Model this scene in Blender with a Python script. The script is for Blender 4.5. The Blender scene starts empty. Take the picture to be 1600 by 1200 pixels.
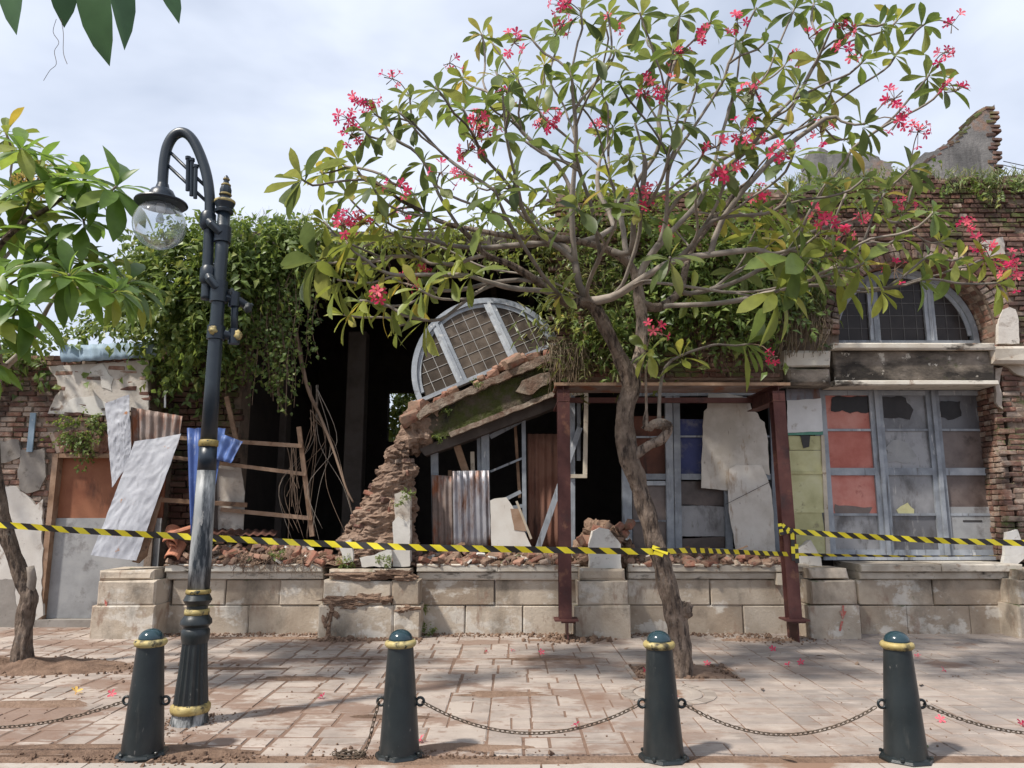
import bpy, math, random
import numpy as np
from mathutils import Vector, Matrix, Quaternion, noise as mnoise
random.seed(11); np.random.seed(11)
D = bpy.data; SC = bpy.context.scene; COL = SC.collection
R_ = math.radians
# ------------------------------------------------------------------ camera
FPX = 1155.0; PITCH = R_(9.54); CAMZ = 1.55
cam = D.objects.new('camera', D.cameras.new('camera')); COL.objects.link(cam)
cam.data.sensor_width = 36; cam.data.lens = 36 * FPX / 1600
cam.data.clip_start = 0.05; cam.data.clip_end = 5000
cam.location = (0, 0, CAMZ); cam.rotation_euler = (R_(90) + PITCH, 0, 0)
SC.camera = cam
# ------------------------------------------------------------------ sky and sun
SUN_EL, SUN_AZ = R_(55), R_(33)          # azimuth: how far the sun stands in front of the facade plane
TO_SUN = Vector((-math.cos(SUN_AZ) * math.cos(SUN_EL), -math.sin(SUN_AZ) * math.cos(SUN_EL), math.sin(SUN_EL)))
world = D.worlds.new('World'); SC.world = world; world.use_nodes = True
wn, wl = world.node_tree.nodes, world.node_tree.links
wn.clear()
w_out = wn.new('ShaderNodeOutputWorld'); w_bg = wn.new('ShaderNodeBackground'); w_bg.inputs[1].default_value = 0.1
sky = wn.new('ShaderNodeTexSky'); sky.sky_type = 'NISHITA'; sky.sun_disc = False
sky.sun_elevation = SUN_EL; sky.sun_rotation = math.atan2(TO_SUN.x, TO_SUN.y); sky.dust_density = 2.0; sky.air_density = 1.0
tc = wn.new('ShaderNodeTexCoord'); mp = wn.new('ShaderNodeMapping'); mp.inputs['Scale'].default_value = (1.0, 1.0, 2.3)
mp.inputs['Location'].default_value = (3.1, 1.2, 0.4)
n1 = wn.new('ShaderNodeTexNoise'); n1.inputs['Scale'].default_value = 2.1; n1.inputs['Detail'].default_value = 5; n1.inputs['Roughness'].default_value = .5
n1.inputs['Distortion'].default_value = .25
cr = wn.new('ShaderNodeValToRGB'); cr.color_ramp.elements[0].position = .36; cr.color_ramp.elements[1].position = .60
cr.color_ramp.elements[0].color = (.55, .55, .55, 1); cr.color_ramp.elements[1].color = (1, 1, 1, 1)
mx = wn.new('ShaderNodeMix'); mx.data_type = 'RGBA'; mx.inputs[7].default_value = (6.5, 7.05, 8.2, 1)
wl.new(tc.outputs['Generated'], mp.inputs[0]); wl.new(mp.outputs[0], n1.inputs['Vector']); wl.new(n1.outputs[0], cr.inputs[0])
wl.new(cr.outputs[0], mx.inputs[0]); wl.new(sky.outputs[0], mx.inputs[6]); wl.new(mx.outputs[2], w_bg.inputs[0]); wl.new(w_bg.outputs[0], w_out.inputs[0])
sun = D.objects.new('sun', D.lights.new('sun', 'SUN')); COL.objects.link(sun)
sun.data.energy = 3.7; sun.data.angle = R_(3.2); sun.data.color = (1.0, .94, .85)
sun.rotation_euler = TO_SUN.to_track_quat('Z', 'Y').to_euler(); sun.location = (-6, -4, 12)
SC.view_settings.view_transform = 'Standard'; SC.view_settings.look = 'None'
SC.view_settings.exposure = 0.45; SC.view_settings.gamma = 1.0
try: SC.view_settings.use_curve_mapping = False
except Exception: pass
SC.cycles.max_bounces = 6; SC.cycles.diffuse_bounces = 3; SC.cycles.transparent_max_bounces = 12
# ------------------------------------------------------------------ pixel helpers (a direction, met with a plane of the place)
CP, SP = math.cos(PITCH), math.sin(PITCH)
def ray(px, py):
    a, b = (px - 800) / FPX, (600 - py) / FPX
    return Vector((a, CP - b * SP, SP + b * CP))
def V(px, py, Y):                       # on the upright plane at depth Y
    r = ray(px, py); t = Y / r.y
    return Vector((r.x * t, Y, CAMZ + r.z * t))
def G(px, py, z=0.0):                   # on the level plane at height z
    r = ray(px, py); t = (z - CAMZ) / r.z
    return Vector((r.x * t, r.y * t, z))
def X(px, Y, py=730): return V(px, py, Y).x
def Z(py, Y): return V(800, py, Y).z
def proj(p):
    x, y, z = p[0], p[1], p[2] - CAMZ
    d = y * CP + z * SP; u = -y * SP + z * CP
    return 800 + FPX * x / d, 600 - FPX * u / d
rnd = random.random
def ru(a, b): return random.uniform(a, b)
def nz(v, s=1.0, seed=0.0): return mnoise.noise(Vector((v[0] * s + seed, v[1] * s - seed, v[2] * s + seed * .5)))
# ------------------------------------------------------------------ materials
def M(name, cols, scale=3.0, rough=.85, bump=.25, bscale=40, metallic=0.0, rndamt=.35, stains=(), moss=None, streak=None, spec=.3, detail=6, bdist=.01):
    m = D.materials.new(name); m.use_nodes = True
    n, l = m.node_tree.nodes, m.node_tree.links
    bs = n['Principled BSDF']; bs.inputs['Roughness'].default_value = rough; bs.inputs['Metallic'].default_value = metallic
    bs.inputs['Specular IOR Level'].default_value = spec
    geo = n.new('ShaderNodeNewGeometry'); oi = n.new('ShaderNodeObjectInfo'); at = n.new('ShaderNodeAttribute'); at.attribute_name = 'rnd'
    ad = n.new('ShaderNodeMath'); ad.operation = 'ADD'; l.new(oi.outputs['Random'], ad.inputs[0]); l.new(at.outputs['Fac'], ad.inputs[1])
    fr = n.new('ShaderNodeMath'); fr.operation = 'FRACT'; l.new(ad.outputs[0], fr.inputs[0])
    def noise(sc, det=detail, ro=.6, stretch=None, off=0.0):
        t = n.new('ShaderNodeTexNoise'); t.inputs['Scale'].default_value = sc; t.inputs['Detail'].default_value = det; t.inputs['Roughness'].default_value = ro
        mpn = n.new('ShaderNodeMapping'); mpn.inputs['Location'].default_value = (off * 3.7, off * 1.9, off * 5.3)
        if stretch: mpn.inputs['Scale'].default_value = stretch
        l.new(geo.outputs['Position'], mpn.inputs[0]); l.new(mpn.outputs[0], t.inputs['Vector'])
        return t.outputs[0]
    base = noise(scale)
    mixv = n.new('ShaderNodeMath'); mixv.operation = 'MULTIPLY_ADD'; l.new(fr.outputs[0], mixv.inputs[0]); mixv.inputs[1].default_value = rndamt; 
    sub = n.new('ShaderNodeMath'); sub.operation = 'SUBTRACT'; l.new(base, sub.inputs[0]); sub.inputs[1].default_value = rndamt / 2
    l.new(sub.outputs[0], mixv.inputs[2])
    ramp = n.new('ShaderNodeValToRGB'); l.new(mixv.outputs[0], ramp.inputs[0])
    el = ramp.color_ramp.elements
    lo, hi = .28, .72
    while len(el) < len(cols): el.new(.5)
    for i, c in enumerate(cols):
        el[i].position = lo + (hi - lo) * i / max(1, len(cols) - 1); el[i].color = (*c, 1)
    col = ramp.outputs[0]
    def over(col, fac, c):
        x = n.new('ShaderNodeMix'); x.data_type = 'RGBA'; l.new(fac, x.inputs[0]); l.new(col, x.inputs[6]); x.inputs[7].default_value = (*c, 1)
        return x.outputs[2]
    for i, s in enumerate(stains):         # (colour, scale, from, to, stretch)
        f = noise(s[1], 7, .65, s[4] if len(s) > 4 else None, off=i + 1.3)
        mr = n.new('ShaderNodeMapRange'); l.new(f, mr.inputs[0]); mr.inputs[1].default_value = s[2]; mr.inputs[2].default_value = s[3]
        if len(s) > 5: mr.inputs[4].default_value = s[5]
        fo = mr.outputs[0]
        if len(s) > 6:                      # the stain lies thickest on one side of the place: (axis, from, to)
            sx_ = n.new('ShaderNodeSeparateXYZ'); l.new(geo.outputs['Position'], sx_.inputs[0]); g_ = n.new('ShaderNodeMapRange'); l.new(sx_.outputs[s[6][0]], g_.inputs[0]); g_.inputs[1].default_value = s[6][1]; g_.inputs[2].default_value = s[6][2]
            mu = n.new('ShaderNodeMath'); mu.operation = 'MULTIPLY'; l.new(fo, mu.inputs[0]); l.new(g_.outputs[0], mu.inputs[1]); fo = mu.outputs[0]
        col = over(col, fo, s[0])
    if moss:                                # (colour, scale, from, to)
        f = noise(moss[1], 7, .7, off=9.1)
        sx = n.new('ShaderNodeSeparateXYZ'); l.new(geo.outputs['Normal'], sx.inputs[0])
        ma = n.new('ShaderNodeMath'); ma.operation = 'MULTIPLY_ADD'; l.new(sx.outputs[2], ma.inputs[0]); ma.inputs[1].default_value = .12; l.new(f, ma.inputs[2])
        mr = n.new('ShaderNodeMapRange'); l.new(ma.outputs[0], mr.inputs[0]); mr.inputs[1].default_value = moss[2]; mr.inputs[2].default_value = moss[3]
        col = over(col, mr.outputs[0], moss[0])
    l.new(col, bs.inputs['Base Color'])
    if bump:
        bn = n.new('ShaderNodeBump'); bn.inputs['Strength'].default_value = bump; bn.inputs['Distance'].default_value = bdist
        l.new(noise(bscale, 6, .65, streak, off=4.4), bn.inputs['Height']); l.new(bn.outputs[0], bs.inputs['Normal'])
    return m
def leaf_mat(name, cols, trans=.4, rough=.4, spec=.35):
    m = D.materials.new(name); m.use_nodes = True
    n, l = m.node_tree.nodes, m.node_tree.links
    bs = n['Principled BSDF']; bs.inputs['Roughness'].default_value = rough; bs.inputs['Specular IOR Level'].default_value = spec
    oi = n.new('ShaderNodeObjectInfo'); at = n.new('ShaderNodeAttribute'); at.attribute_name = 'rnd'
    ad = n.new('ShaderNodeMath'); ad.operation = 'ADD'; l.new(oi.outputs['Random'], ad.inputs[0]); l.new(at.outputs['Fac'], ad.inputs[1])
    fr = n.new('ShaderNodeMath'); fr.operation = 'FRACT'; l.new(ad.outputs[0], fr.inputs[0])
    ramp = n.new('ShaderNodeValToRGB'); l.new(fr.outputs[0], ramp.inputs[0]); el = ramp.color_ramp.elements
    while len(el) < len(cols): el.new(.5)
    for i, (p, c) in enumerate(cols): el[i].position = p; el[i].color = (*c, 1)
    geo = n.new('ShaderNodeNewGeometry'); t = n.new('ShaderNodeTexNoise'); t.inputs['Scale'].default_value = 14; l.new(geo.outputs['Position'], t.inputs['Vector'])
    hs = n.new('ShaderNodeHueSaturation'); l.new(ramp.outputs[0], hs.inputs['Color'])
    mr = n.new('ShaderNodeMapRange'); l.new(t.outputs[0], mr.inputs[0]); mr.inputs[3].default_value = .7; mr.inputs[4].default_value = 1.35; l.new(mr.outputs[0], hs.inputs['Value'])
    l.new(hs.outputs[0], bs.inputs['Base Color'])
    tr = n.new('ShaderNodeBsdfTranslucent')
    hs2 = n.new('ShaderNodeHueSaturation'); hs2.inputs['Value'].default_value = 1.6; hs2.inputs['Hue'].default_value = .485; hs2.inputs['Saturation'].default_value = 1.08
    l.new(hs.outputs[0], hs2.inputs['Color']); l.new(hs2.outputs[0], tr.inputs[0])
    mx = n.new('ShaderNodeMixShader'); mx.inputs[0].default_value = trans; l.new(bs.outputs[0], mx.inputs[1]); l.new(tr.outputs[0], mx.inputs[2])
    l.new(mx.outputs[0], n['Material Output'].inputs[0])
    return m
def clear_glass(name, tint=(.9, .93, .95), clear=.8, rough=.03):
    m = D.materials.new(name); m.use_nodes = True
    n, l = m.node_tree.nodes, m.node_tree.links; n.remove(n['Principled BSDF'])
    t = n.new('ShaderNodeBsdfTransparent'); t.inputs[0].default_value = (*tint, 1)
    g = n.new('ShaderNodeBsdfGlossy'); g.inputs['Roughness'].default_value = rough
    d = n.new('ShaderNodeBsdfDiffuse'); d.inputs[0].default_value = (.75, .78, .8, 1)
    lw = n.new('ShaderNodeLayerWeight'); lw.inputs[0].default_value = .25
    m1 = n.new('ShaderNodeMixShader'); l.new(lw.outputs['Facing'], m1.inputs[0]); l.new(t.outputs[0], m1.inputs[1]); l.new(g.outputs[0], m1.inputs[2])
    m2 = n.new('ShaderNodeMixShader'); m2.inputs[0].default_value = clear; l.new(d.outputs[0], m2.inputs[1]); l.new(m1.outputs[0], m2.inputs[2])
    l.new(m2.outputs[0], n['Material Output'].inputs[0])
    return m
DIRT = (.235, .15, .105); MUD = (.205, .128, .092)
mats = dict(
    slab=M('slab', [(.27, .225, .195), (.36, .30, .26), (.43, .365, .315)], scale=3.0, rough=.75, bump=.5, bscale=28, rndamt=.30, streak=(.5, 1.6, 1), bdist=.012,
           stains=[((.19, .175, .17), 2.2, .40, .64, (.5, 2.4, 1), .75, (0, -2.0, 4.5)), ((.44, .38, .335), 4, .56, .66, (.6, 2, 1), .6), (MUD, 1.1, .515, .57, (1, 1.7, 1), .75, (0, 4.5, -.5)), (MUD, .7, .60, .64, (1, 1.4, 1), .75), (MUD, 7, .58, .64, (1, 1.3, 1), .8, (0, 4.5, -2)), ((.10, .09, .085), 9, .62, .75, (.5, 2, 1), .55)]),
    bed=M('bed', [(.15, .098, .072), (.235, .15, .108)], scale=6, bump=.4),
    kerb=M('kerb', [(.32, .28, .245), (.43, .38, .335)], scale=2, bump=.25, stains=[(DIRT, 1.1, .50, .6), ((.2, .18, .16), 7, .6, .75)]),
    asphalt=M('asphalt', [(.04, .04, .042), (.07, .068, .065)], scale=8, bump=.4),
    soil=M('soil', [(.13, .08, .055), (.225, .145, .10), (.29, .195, .14)], scale=9, bump=.9, bscale=45, bdist=.03),
    stone=M('stone', [(.31, .245, .185), (.42, .35, .275), (.51, .44, .36)], scale=2.5, bump=.45, bscale=30, rndamt=.4, bdist=.015,
            stains=[((.60, .56, .50), 2.6, .54, .60, (1, 1, 1.4), .8), ((.085, .072, .058), 1.6, .50, .68, (1, 1, .6), .85), ((.25, .165, .12), 6, .57, .66, (1, 1, .4), .7), ((.07, .06, .05), 16, .66, .72, (1, 1, .2), .8)],
            moss=((.08, .10, .035), 4, .66, .76)),
    brick=M('brick', [(.15, .075, .058), (.24, .125, .09), (.31, .19, .14), (.40, .31, .25)], scale=7, bump=.8, bscale=35, rndamt=.65, bdist=.015,
            stains=[((.34, .285, .24), 4, .53, .66, (1, 1, 1), .75), ((.055, .042, .037), 2.0, .46, .63, (1, 1, 1), .85)], moss=((.07, .09, .03), 2.2, .60, .70)),
    mossbrick=M('mossbrick', [(.13, .065, .05), (.20, .105, .08), (.26, .16, .125)], scale=6, bump=.8, bscale=35, rndamt=.6, bdist=.015,
            stains=[((.33, .27, .22), 6, .6, .7, (1, 1, 1), .6), ((.045, .036, .032), 1.5, .42, .60, (1, 1, 1), .85)], moss=((.085, .11, .03), 1.4, .51, .64)),
    freshbrick=M('freshbrick', [(.19, .085, .06), (.29, .125, .085), (.35, .20, .145)], scale=9, bump=.8, bscale=40, rndamt=.6,
            stains=[((.24, .16, .115), 6, .44, .58), ((.10, .07, .055), 9, .58, .7)]),
    earthbrick=M('earthbrick', [(.18, .115, .085), (.28, .19, .14), (.36, .26, .20)], scale=7, bump=1.0, bscale=26, bdist=.04, stains=[((.12, .08, .06), 5, .54, .68)]),
    mortar=M('mortar', [(.17, .125, .095), (.27, .205, .16)], scale=8, bump=.7, bscale=40, stains=[((.06, .05, .042), 2.5, .5, .7)], moss=((.06, .08, .025), 2.2, .58, .70)),
    plaster=M('plaster', [(.36, .31, .26), (.47, .42, .37), (.58, .54, .49)], scale=2.6, bump=.4, bscale=22, bdist=.015,
            stains=[((.24, .19, .15), 3.5, .55, .68), ((.10, .085, .07), 7, .62, .72)]),
    greyplaster=M('greyplaster', [(.20, .18, .16), (.30, .275, .25)], scale=4, bump=.6, bscale=20, stains=[((.1, .085, .07), 6, .6, .7)]),
    whiteplaster=M('whiteplaster', [(.52, .49, .45), (.68, .66, .62)], scale=3, bump=.4, bscale=20, stains=[((.26, .2, .16), 4, .58, .68), ((.12, .1, .08), 9, .64, .72)]),
    ruinplaster=M('ruinplaster', [(.13, .127, .125), (.24, .23, .22), (.35, .33, .30)], scale=1.6, bump=.5, bscale=14, bdist=.03,
            stains=[((.09, .088, .085), 1.5, .5, .66, (2.2, 1, .5)), ((.30, .17, .11), 1.2, .58, .68)]),
    lintel=M('lintel', [(.10, .085, .07), (.21, .175, .14), (.34, .29, .24)], scale=2.5, bump=.6, bscale=25, bdist=.02,
            stains=[((.035, .03, .026), 1.8, .42, .58, (.5, 1, 1)), ((.52, .48, .41), 7, .6, .66)], moss=((.06, .075, .025), 2.5, .62, .72)),
    mosslintel=M('mosslintel', [(.10, .08, .06), (.19, .15, .11)], scale=3, bump=1.0, bscale=16, bdist=.06,
            stains=[((.03, .028, .022), 2.4, .48, .6), ((.065, .075, .02), 2.2, .43, .56)]),
    sill=M('sill', [(.36, .31, .25), (.5, .45, .38), (.6, .56, .49)], scale=3, bump=.4, bscale=25, stains=[((.07, .06, .05), 3.5, .56, .66, (.7, 1, 2)), ((.25, .17, .12), 5, .6, .7)]),
    dirtysill=M('dirtysill', [(.20, .15, .115), (.33, .27, .215), (.46, .40, .33)], scale=5, bump=.8, bscale=22, bdist=.03, stains=[((.17, .105, .075), 4, .46, .60), ((.06, .05, .042), 3.5, .56, .68)], moss=((.07, .085, .028), 4, .60, .70)),
    bluewood=M('bluewood', [(.19, .205, .23), (.28, .305, .34), (.40, .425, .46)], scale=4, bump=.35, bscale=30, streak=(1, 1, .1),
            stains=[((.10, .09, .085), 5, .58, .68, (2.5, 1, .25), .8), ((.60, .60, .60), 9, .63, .68, (1.5, 1, .3), .8)]),
    palebluewood=M('palebluewood', [(.26, .285, .32), (.36, .39, .43), (.47, .50, .53)], scale=4, bump=.4, bscale=30, stains=[((.12, .11, .105), 5, .58, .68, (1, 1, 1), .8), ((.62, .62, .62), 8, .60, .66, (1, 1, 1), .8)]),
    darkwood=M('darkwood', [(.06, .048, .042), (.12, .10, .09)], scale=4, bump=.4, streak=(.2, 1, 1)),
    timber=M('timber', [(.16, .095, .06), (.27, .17, .11), (.36, .25, .18)], scale=5, bump=.4, bscale=25, streak=(.3, 1, 1), stains=[((.09, .06, .045), 7, .58, .7)]),
    paletimber=M('paletimber', [(.42, .36, .28), (.58, .52, .43)], scale=5, bump=.3, stains=[((.2, .14, .1), 6, .6, .7)]),
    silver=M('silver', [(.30, .31, .35), (.38, .39, .43), (.46, .475, .515)], scale=3, rough=.6, metallic=.0, bump=.4, bscale=18, bdist=.01, spec=.5,
            stains=[((.27, .27, .30), 2.2, .50, .68, (1, 1, 1), .4), ((.22, .22, .24), 14, .62, .66, (3, 1, .3), .5), ((.34, .14, .05), 4.0, .64, .69)]),
    galvan=M('galvan', [(.17, .17, .19), (.30, .30, .33), (.42, .42, .45)], scale=3, rough=.5, metallic=.5, bump=.2, stains=[((.16, .075, .045), 2.6, .5, .64, (1.5, 1, .4)), ((.3, .12, .05), 6, .64, .7)]),
    oldtin=M('oldtin', [(.14, .11, .10), (.26, .20, .175), (.36, .31, .29)], scale=3, rough=.65, metallic=.3, bump=.2, stains=[((.27, .10, .05), 3, .5, .62, (1.5, 1, .5))]),
    rusttin=M('rusttin', [(.085, .038, .028), (.15, .062, .042), (.20, .10, .07)], scale=3, rough=.8, bump=.35, stains=[((.05, .03, .025), 3, .55, .68, (2.5, 1, .3))]),
    bluetin=M('bluetin', [(.055, .10, .29), (.085, .15, .38), (.13, .21, .45)], scale=3, rough=.45, bump=.12, spec=.5, stains=[((.3, .33, .4), 5, .60, .72), ((.05, .06, .1), 3, .56, .7, (2, 1, .4), .7)]),
    fascia=M('fascia', [(.17, .24, .31), (.27, .36, .44)], scale=4, rough=.6, bump=.2, stains=[((.24, .06, .045), 1.4, .60, .63), ((.55, .56, .56), 6, .64, .7)]),
    steel=M('steel', [(.060, .022, .021), (.095, .036, .032), (.13, .055, .046)], scale=4, rough=.6, bump=.2, stains=[((.16, .075, .05), 5, .58, .68), ((.05, .03, .03), 3, .55, .7)]),
    plybrown=M('plybrown', [(.13, .045, .025), (.22, .080, .042), (.28, .115, .062)], scale=2.2, rough=.65, bump=.15, stains=[((.07, .03, .02), 2.5, .56, .7, (1, 1, .35))]),
    plygrey=M('plygrey', [(.20, .20, .205), (.30, .305, .31), (.38, .38, .38)], scale=2, rough=.7, bump=.2, stains=[((.14, .13, .13), 3, .56, .7)]),
    plywhite=M('plywhite', [(.45, .41, .36), (.60, .56, .51), (.68, .655, .61)], scale=2.6, rough=.8, bump=.2, stains=[((.30, .21, .14), 4.5, .58, .70, (2, 1, .6), .8), ((.12, .09, .07), 13, .67, .71, (1.5, 1, .35))]),
    cream=M('cream', [(.40, .38, .20), (.53, .51, .29), (.60, .58, .38)], scale=3, rough=.7, bump=.2, stains=[((.2, .17, .11), 5, .6, .7)]),
    redcloth=M('redcloth', [(.44, .14, .11), (.54, .205, .165), (.62, .30, .25)], scale=3, rough=.8, bump=.2, stains=[((.35, .1, .08), 5, .6, .72)]),
    bluecloth=M('bluecloth', [(.045, .055, .14), (.075, .09, .22)], scale=3, rough=.8, bump=.2, stains=[((.2, .2, .24), 4, .5, .65)]),
    greypane=M('greypane', [(.12, .12, .13), (.20, .20, .21), (.29, .29, .30)], scale=2.8, rough=.28, bump=.08, spec=.5, rndamt=.6, stains=[((.07, .065, .065), 3, .52, .66, (1.4, 1, .7), .8), ((.36, .35, .34), 6, .60, .68, (2.5, 1, .4), .7), ((.10, .085, .07), 18, .60, .68, (1.5, 1, .3), .6)]),
    brownpane=M('brownpane', [(.06, .043, .038), (.105, .078, .07), (.16, .125, .112)], scale=3.5, rough=.35, bump=.06, spec=.5, stains=[((.05, .035, .03), 3, .55, .7)]),
    dustglass=M('dustglass', [(.055, .043, .033), (.095, .074, .058), (.15, .12, .095)], scale=5, rough=.55, bump=.15, spec=.15, stains=[((.05, .038, .03), 6, .55, .7)]),
    darkglass=M('darkglass', [(.016, .013, .012), (.036, .030, .029)], scale=4, rough=.25, bump=.04, spec=.2),
    lead=M('lead', [(.33, .32, .31), (.42, .41, .39)], scale=8, rough=.6, bump=0),
    darklead=M('darklead', [(.09, .085, .085), (.15, .145, .14)], scale=8, rough=.6, bump=0),
    lampiron=M('lampiron', [(.009, .016, .027), (.014, .023, .033), (.024, .034, .044)], scale=5, rough=.36, bump=.12, bscale=90, spec=.5, stains=[((.09, .085, .08), 7, .64, .74, (1, 1, .5), .4)]),
    iron=M('iron', [(.008, .011, .012), (.012, .017, .0185), (.019, .025, .027)], scale=5, rough=.38, bump=.12, bscale=90, spec=.5, rndamt=.2, stains=[((.08, .076, .068), 8, .60, .74, (1.5, 1.5, .4), .45), ((.05, .046, .04), 2.6, .52, .72, (1, 1, .5), .5), ((.16, .15, .14), 40, .66, .70, (1, 1, .4), .7)]),
    ironworn=M('ironworn', [(.025, .03, .032), (.05, .055, .055)], scale=5, rough=.55, bump=.3, bscale=70, stains=[((.32, .33, .33), 5, .47, .58, (2.2, 2.2, .5))]),
    lampworn=M('lampworn', [(.009, .014, .02), (.014, .021, .028), (.022, .031, .038)], scale=5, rough=.45, bump=.25, bscale=70, spec=.5, stains=[((.30, .31, .31), 4, .42, .55, (2.4, 2.4, .45), 1, (2, 1.98, 1.72)), ((.40, .39, .37), 14, .62, .66, (1, 1, .3), .8, (2, 1.9, 1.5))]),
    dome=M('dome', [(.012, .032, .042), (.022, .05, .062)], scale=5, rough=.16, bump=.03, spec=.6, stains=[((.12, .11, .1), 30, .66, .7)]),
    gold=M('gold', [(.27, .20, .065), (.40, .31, .12), (.50, .42, .20)], scale=9, rough=.55, metallic=.15, bump=.4, stains=[((.07, .06, .04), 11, .52, .64), ((.02, .028, .03), 22, .60, .64)]),
    chain=M('chain', [(.07, .052, .038), (.15, .115, .085)], scale=20, rough=.6, metallic=.4, bump=.1),
    yellow=M('yellow', [(.72, .60, .02), (.80, .68, .04)], scale=4, rough=.45, bump=.03, spec=.5),
    black=M('black', [(.016, .014, .013), (.028, .022, .02)], scale=4, rough=.45, bump=.03, spec=.5),
    bark=M('bark', [(.13, .095, .072), (.25, .19, .148), (.36, .285, .23)], scale=9, rough=.9, bump=1.0, bscale=16, streak=(2.2, 2.2, .6), bdist=.06, stains=[((.05, .036, .03), 9, .50, .62, (2, 2, .5)), ((.27, .24, .21), 4, .60, .70)]),
    twig=M('twig', [(.13, .11, .094), (.22, .188, .16), (.32, .275, .235)], scale=6, rough=.8, bump=.4, bscale=40),
    drytwig=M('drytwig', [(.13, .09, .065), (.24, .17, .125)], scale=6, rough=.9, bump=.3),
    room_shade=M('room_shade', [(.022, .018, .018), (.045, .037, .034)], scale=3, rough=.95, bump=.4),  # near-black surfaces: the deep shade of the room is put into the colour
    tile=M('tile', [(.34, .13, .075), (.48, .21, .13)], scale=6, rough=.8, bump=.3, stains=[((.15, .08, .06), 6, .58, .7)]),
    cast=M('cast', [(.26, .22, .19), (.36, .31, .27)], scale=6, rough=.75, bump=.35, stains=[(DIRT, 3, .5, .6)]),
    white=M('white', [(.62, .62, .62), (.75, .75, .75)], scale=4, rough=.7, bump=.1, stains=[((.35, .3, .25), 6, .6, .7)]),
    redpaint=M('redpaint', [(.42, .10, .08), (.50, .16, .13)], scale=9, rough=.8, bump=.3, stains=[((.42, .36, .28), 25, .5, .62)]),
    bamboo=M('bamboo', [(.20, .17, .09), (.3, .26, .15)], scale=5, rough=.8, bump=.2),
)
mats['leaf'] = leaf_mat('leaf', [(0, (.07, .10, .038)), (.35, (.108, .144, .047)), (.75, (.15, .185, .058)), (.93, (.20, .22, .065)), (1, (.30, .25, .07))], trans=.40)
mats['leaf_bright'] = leaf_mat('leaf_bright', [(0, (.085, .125, .036)), (.4, (.125, .18, .046)), (.8, (.17, .23, .06)), (1, (.24, .26, .07))], trans=.40)
mats['leaf_lime'] = leaf_mat('leaf_lime', [(0, (.085, .15, .036)), (.4, (.13, .22, .05)), (.8, (.18, .28, .065)), (1, (.27, .30, .07))], trans=.45)
mats['leaf_dark'] = leaf_mat('leaf_dark', [(0, (.05, .11, .045)), (1, (.07, .145, .055))], trans=.28)
mats['leaf_yellow'] = leaf_mat('leaf_yellow', [(0, (.15, .19, .048)), (.5, (.21, .255, .058)), (.92, (.29, .31, .07)), (1, (.42, .33, .07))], trans=.36)  # brightened so that low crown leaves look sunlit by colour
mats['ivy'] = leaf_mat('ivy', [(0, (.07, .11, .034)), (.5, (.13, .19, .052)), (.85, (.195, .26, .07)), (1, (.27, .29, .095))], trans=.38)
mats['grass'] = leaf_mat('grass', [(0, (.08, .105, .03)), (.6, (.135, .165, .05)), (1, (.24, .22, .09))], trans=.3)
mats['drygrass'] = leaf_mat('drygrass', [(0, (.12, .09, .06)), (.6, (.2, .155, .105)), (1, (.3, .25, .18))], trans=.15, rough=.9, spec=.1)
mats['pink'] = leaf_mat('pink', [(0, (.56, .045, .10)), (.5, (.68, .08, .14)), (1, (.78, .17, .20))], trans=.3, rough=.6)
mats['flower_yellow'] = leaf_mat('flower_yellow', [(0, (.75, .52, .15)), (1, (.8, .62, .25))], trans=.3, rough=.6)
mats['globe'] = clear_glass('globe', clear=.9)
mats['bulb'] = clear_glass('bulb', clear=.55)
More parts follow.
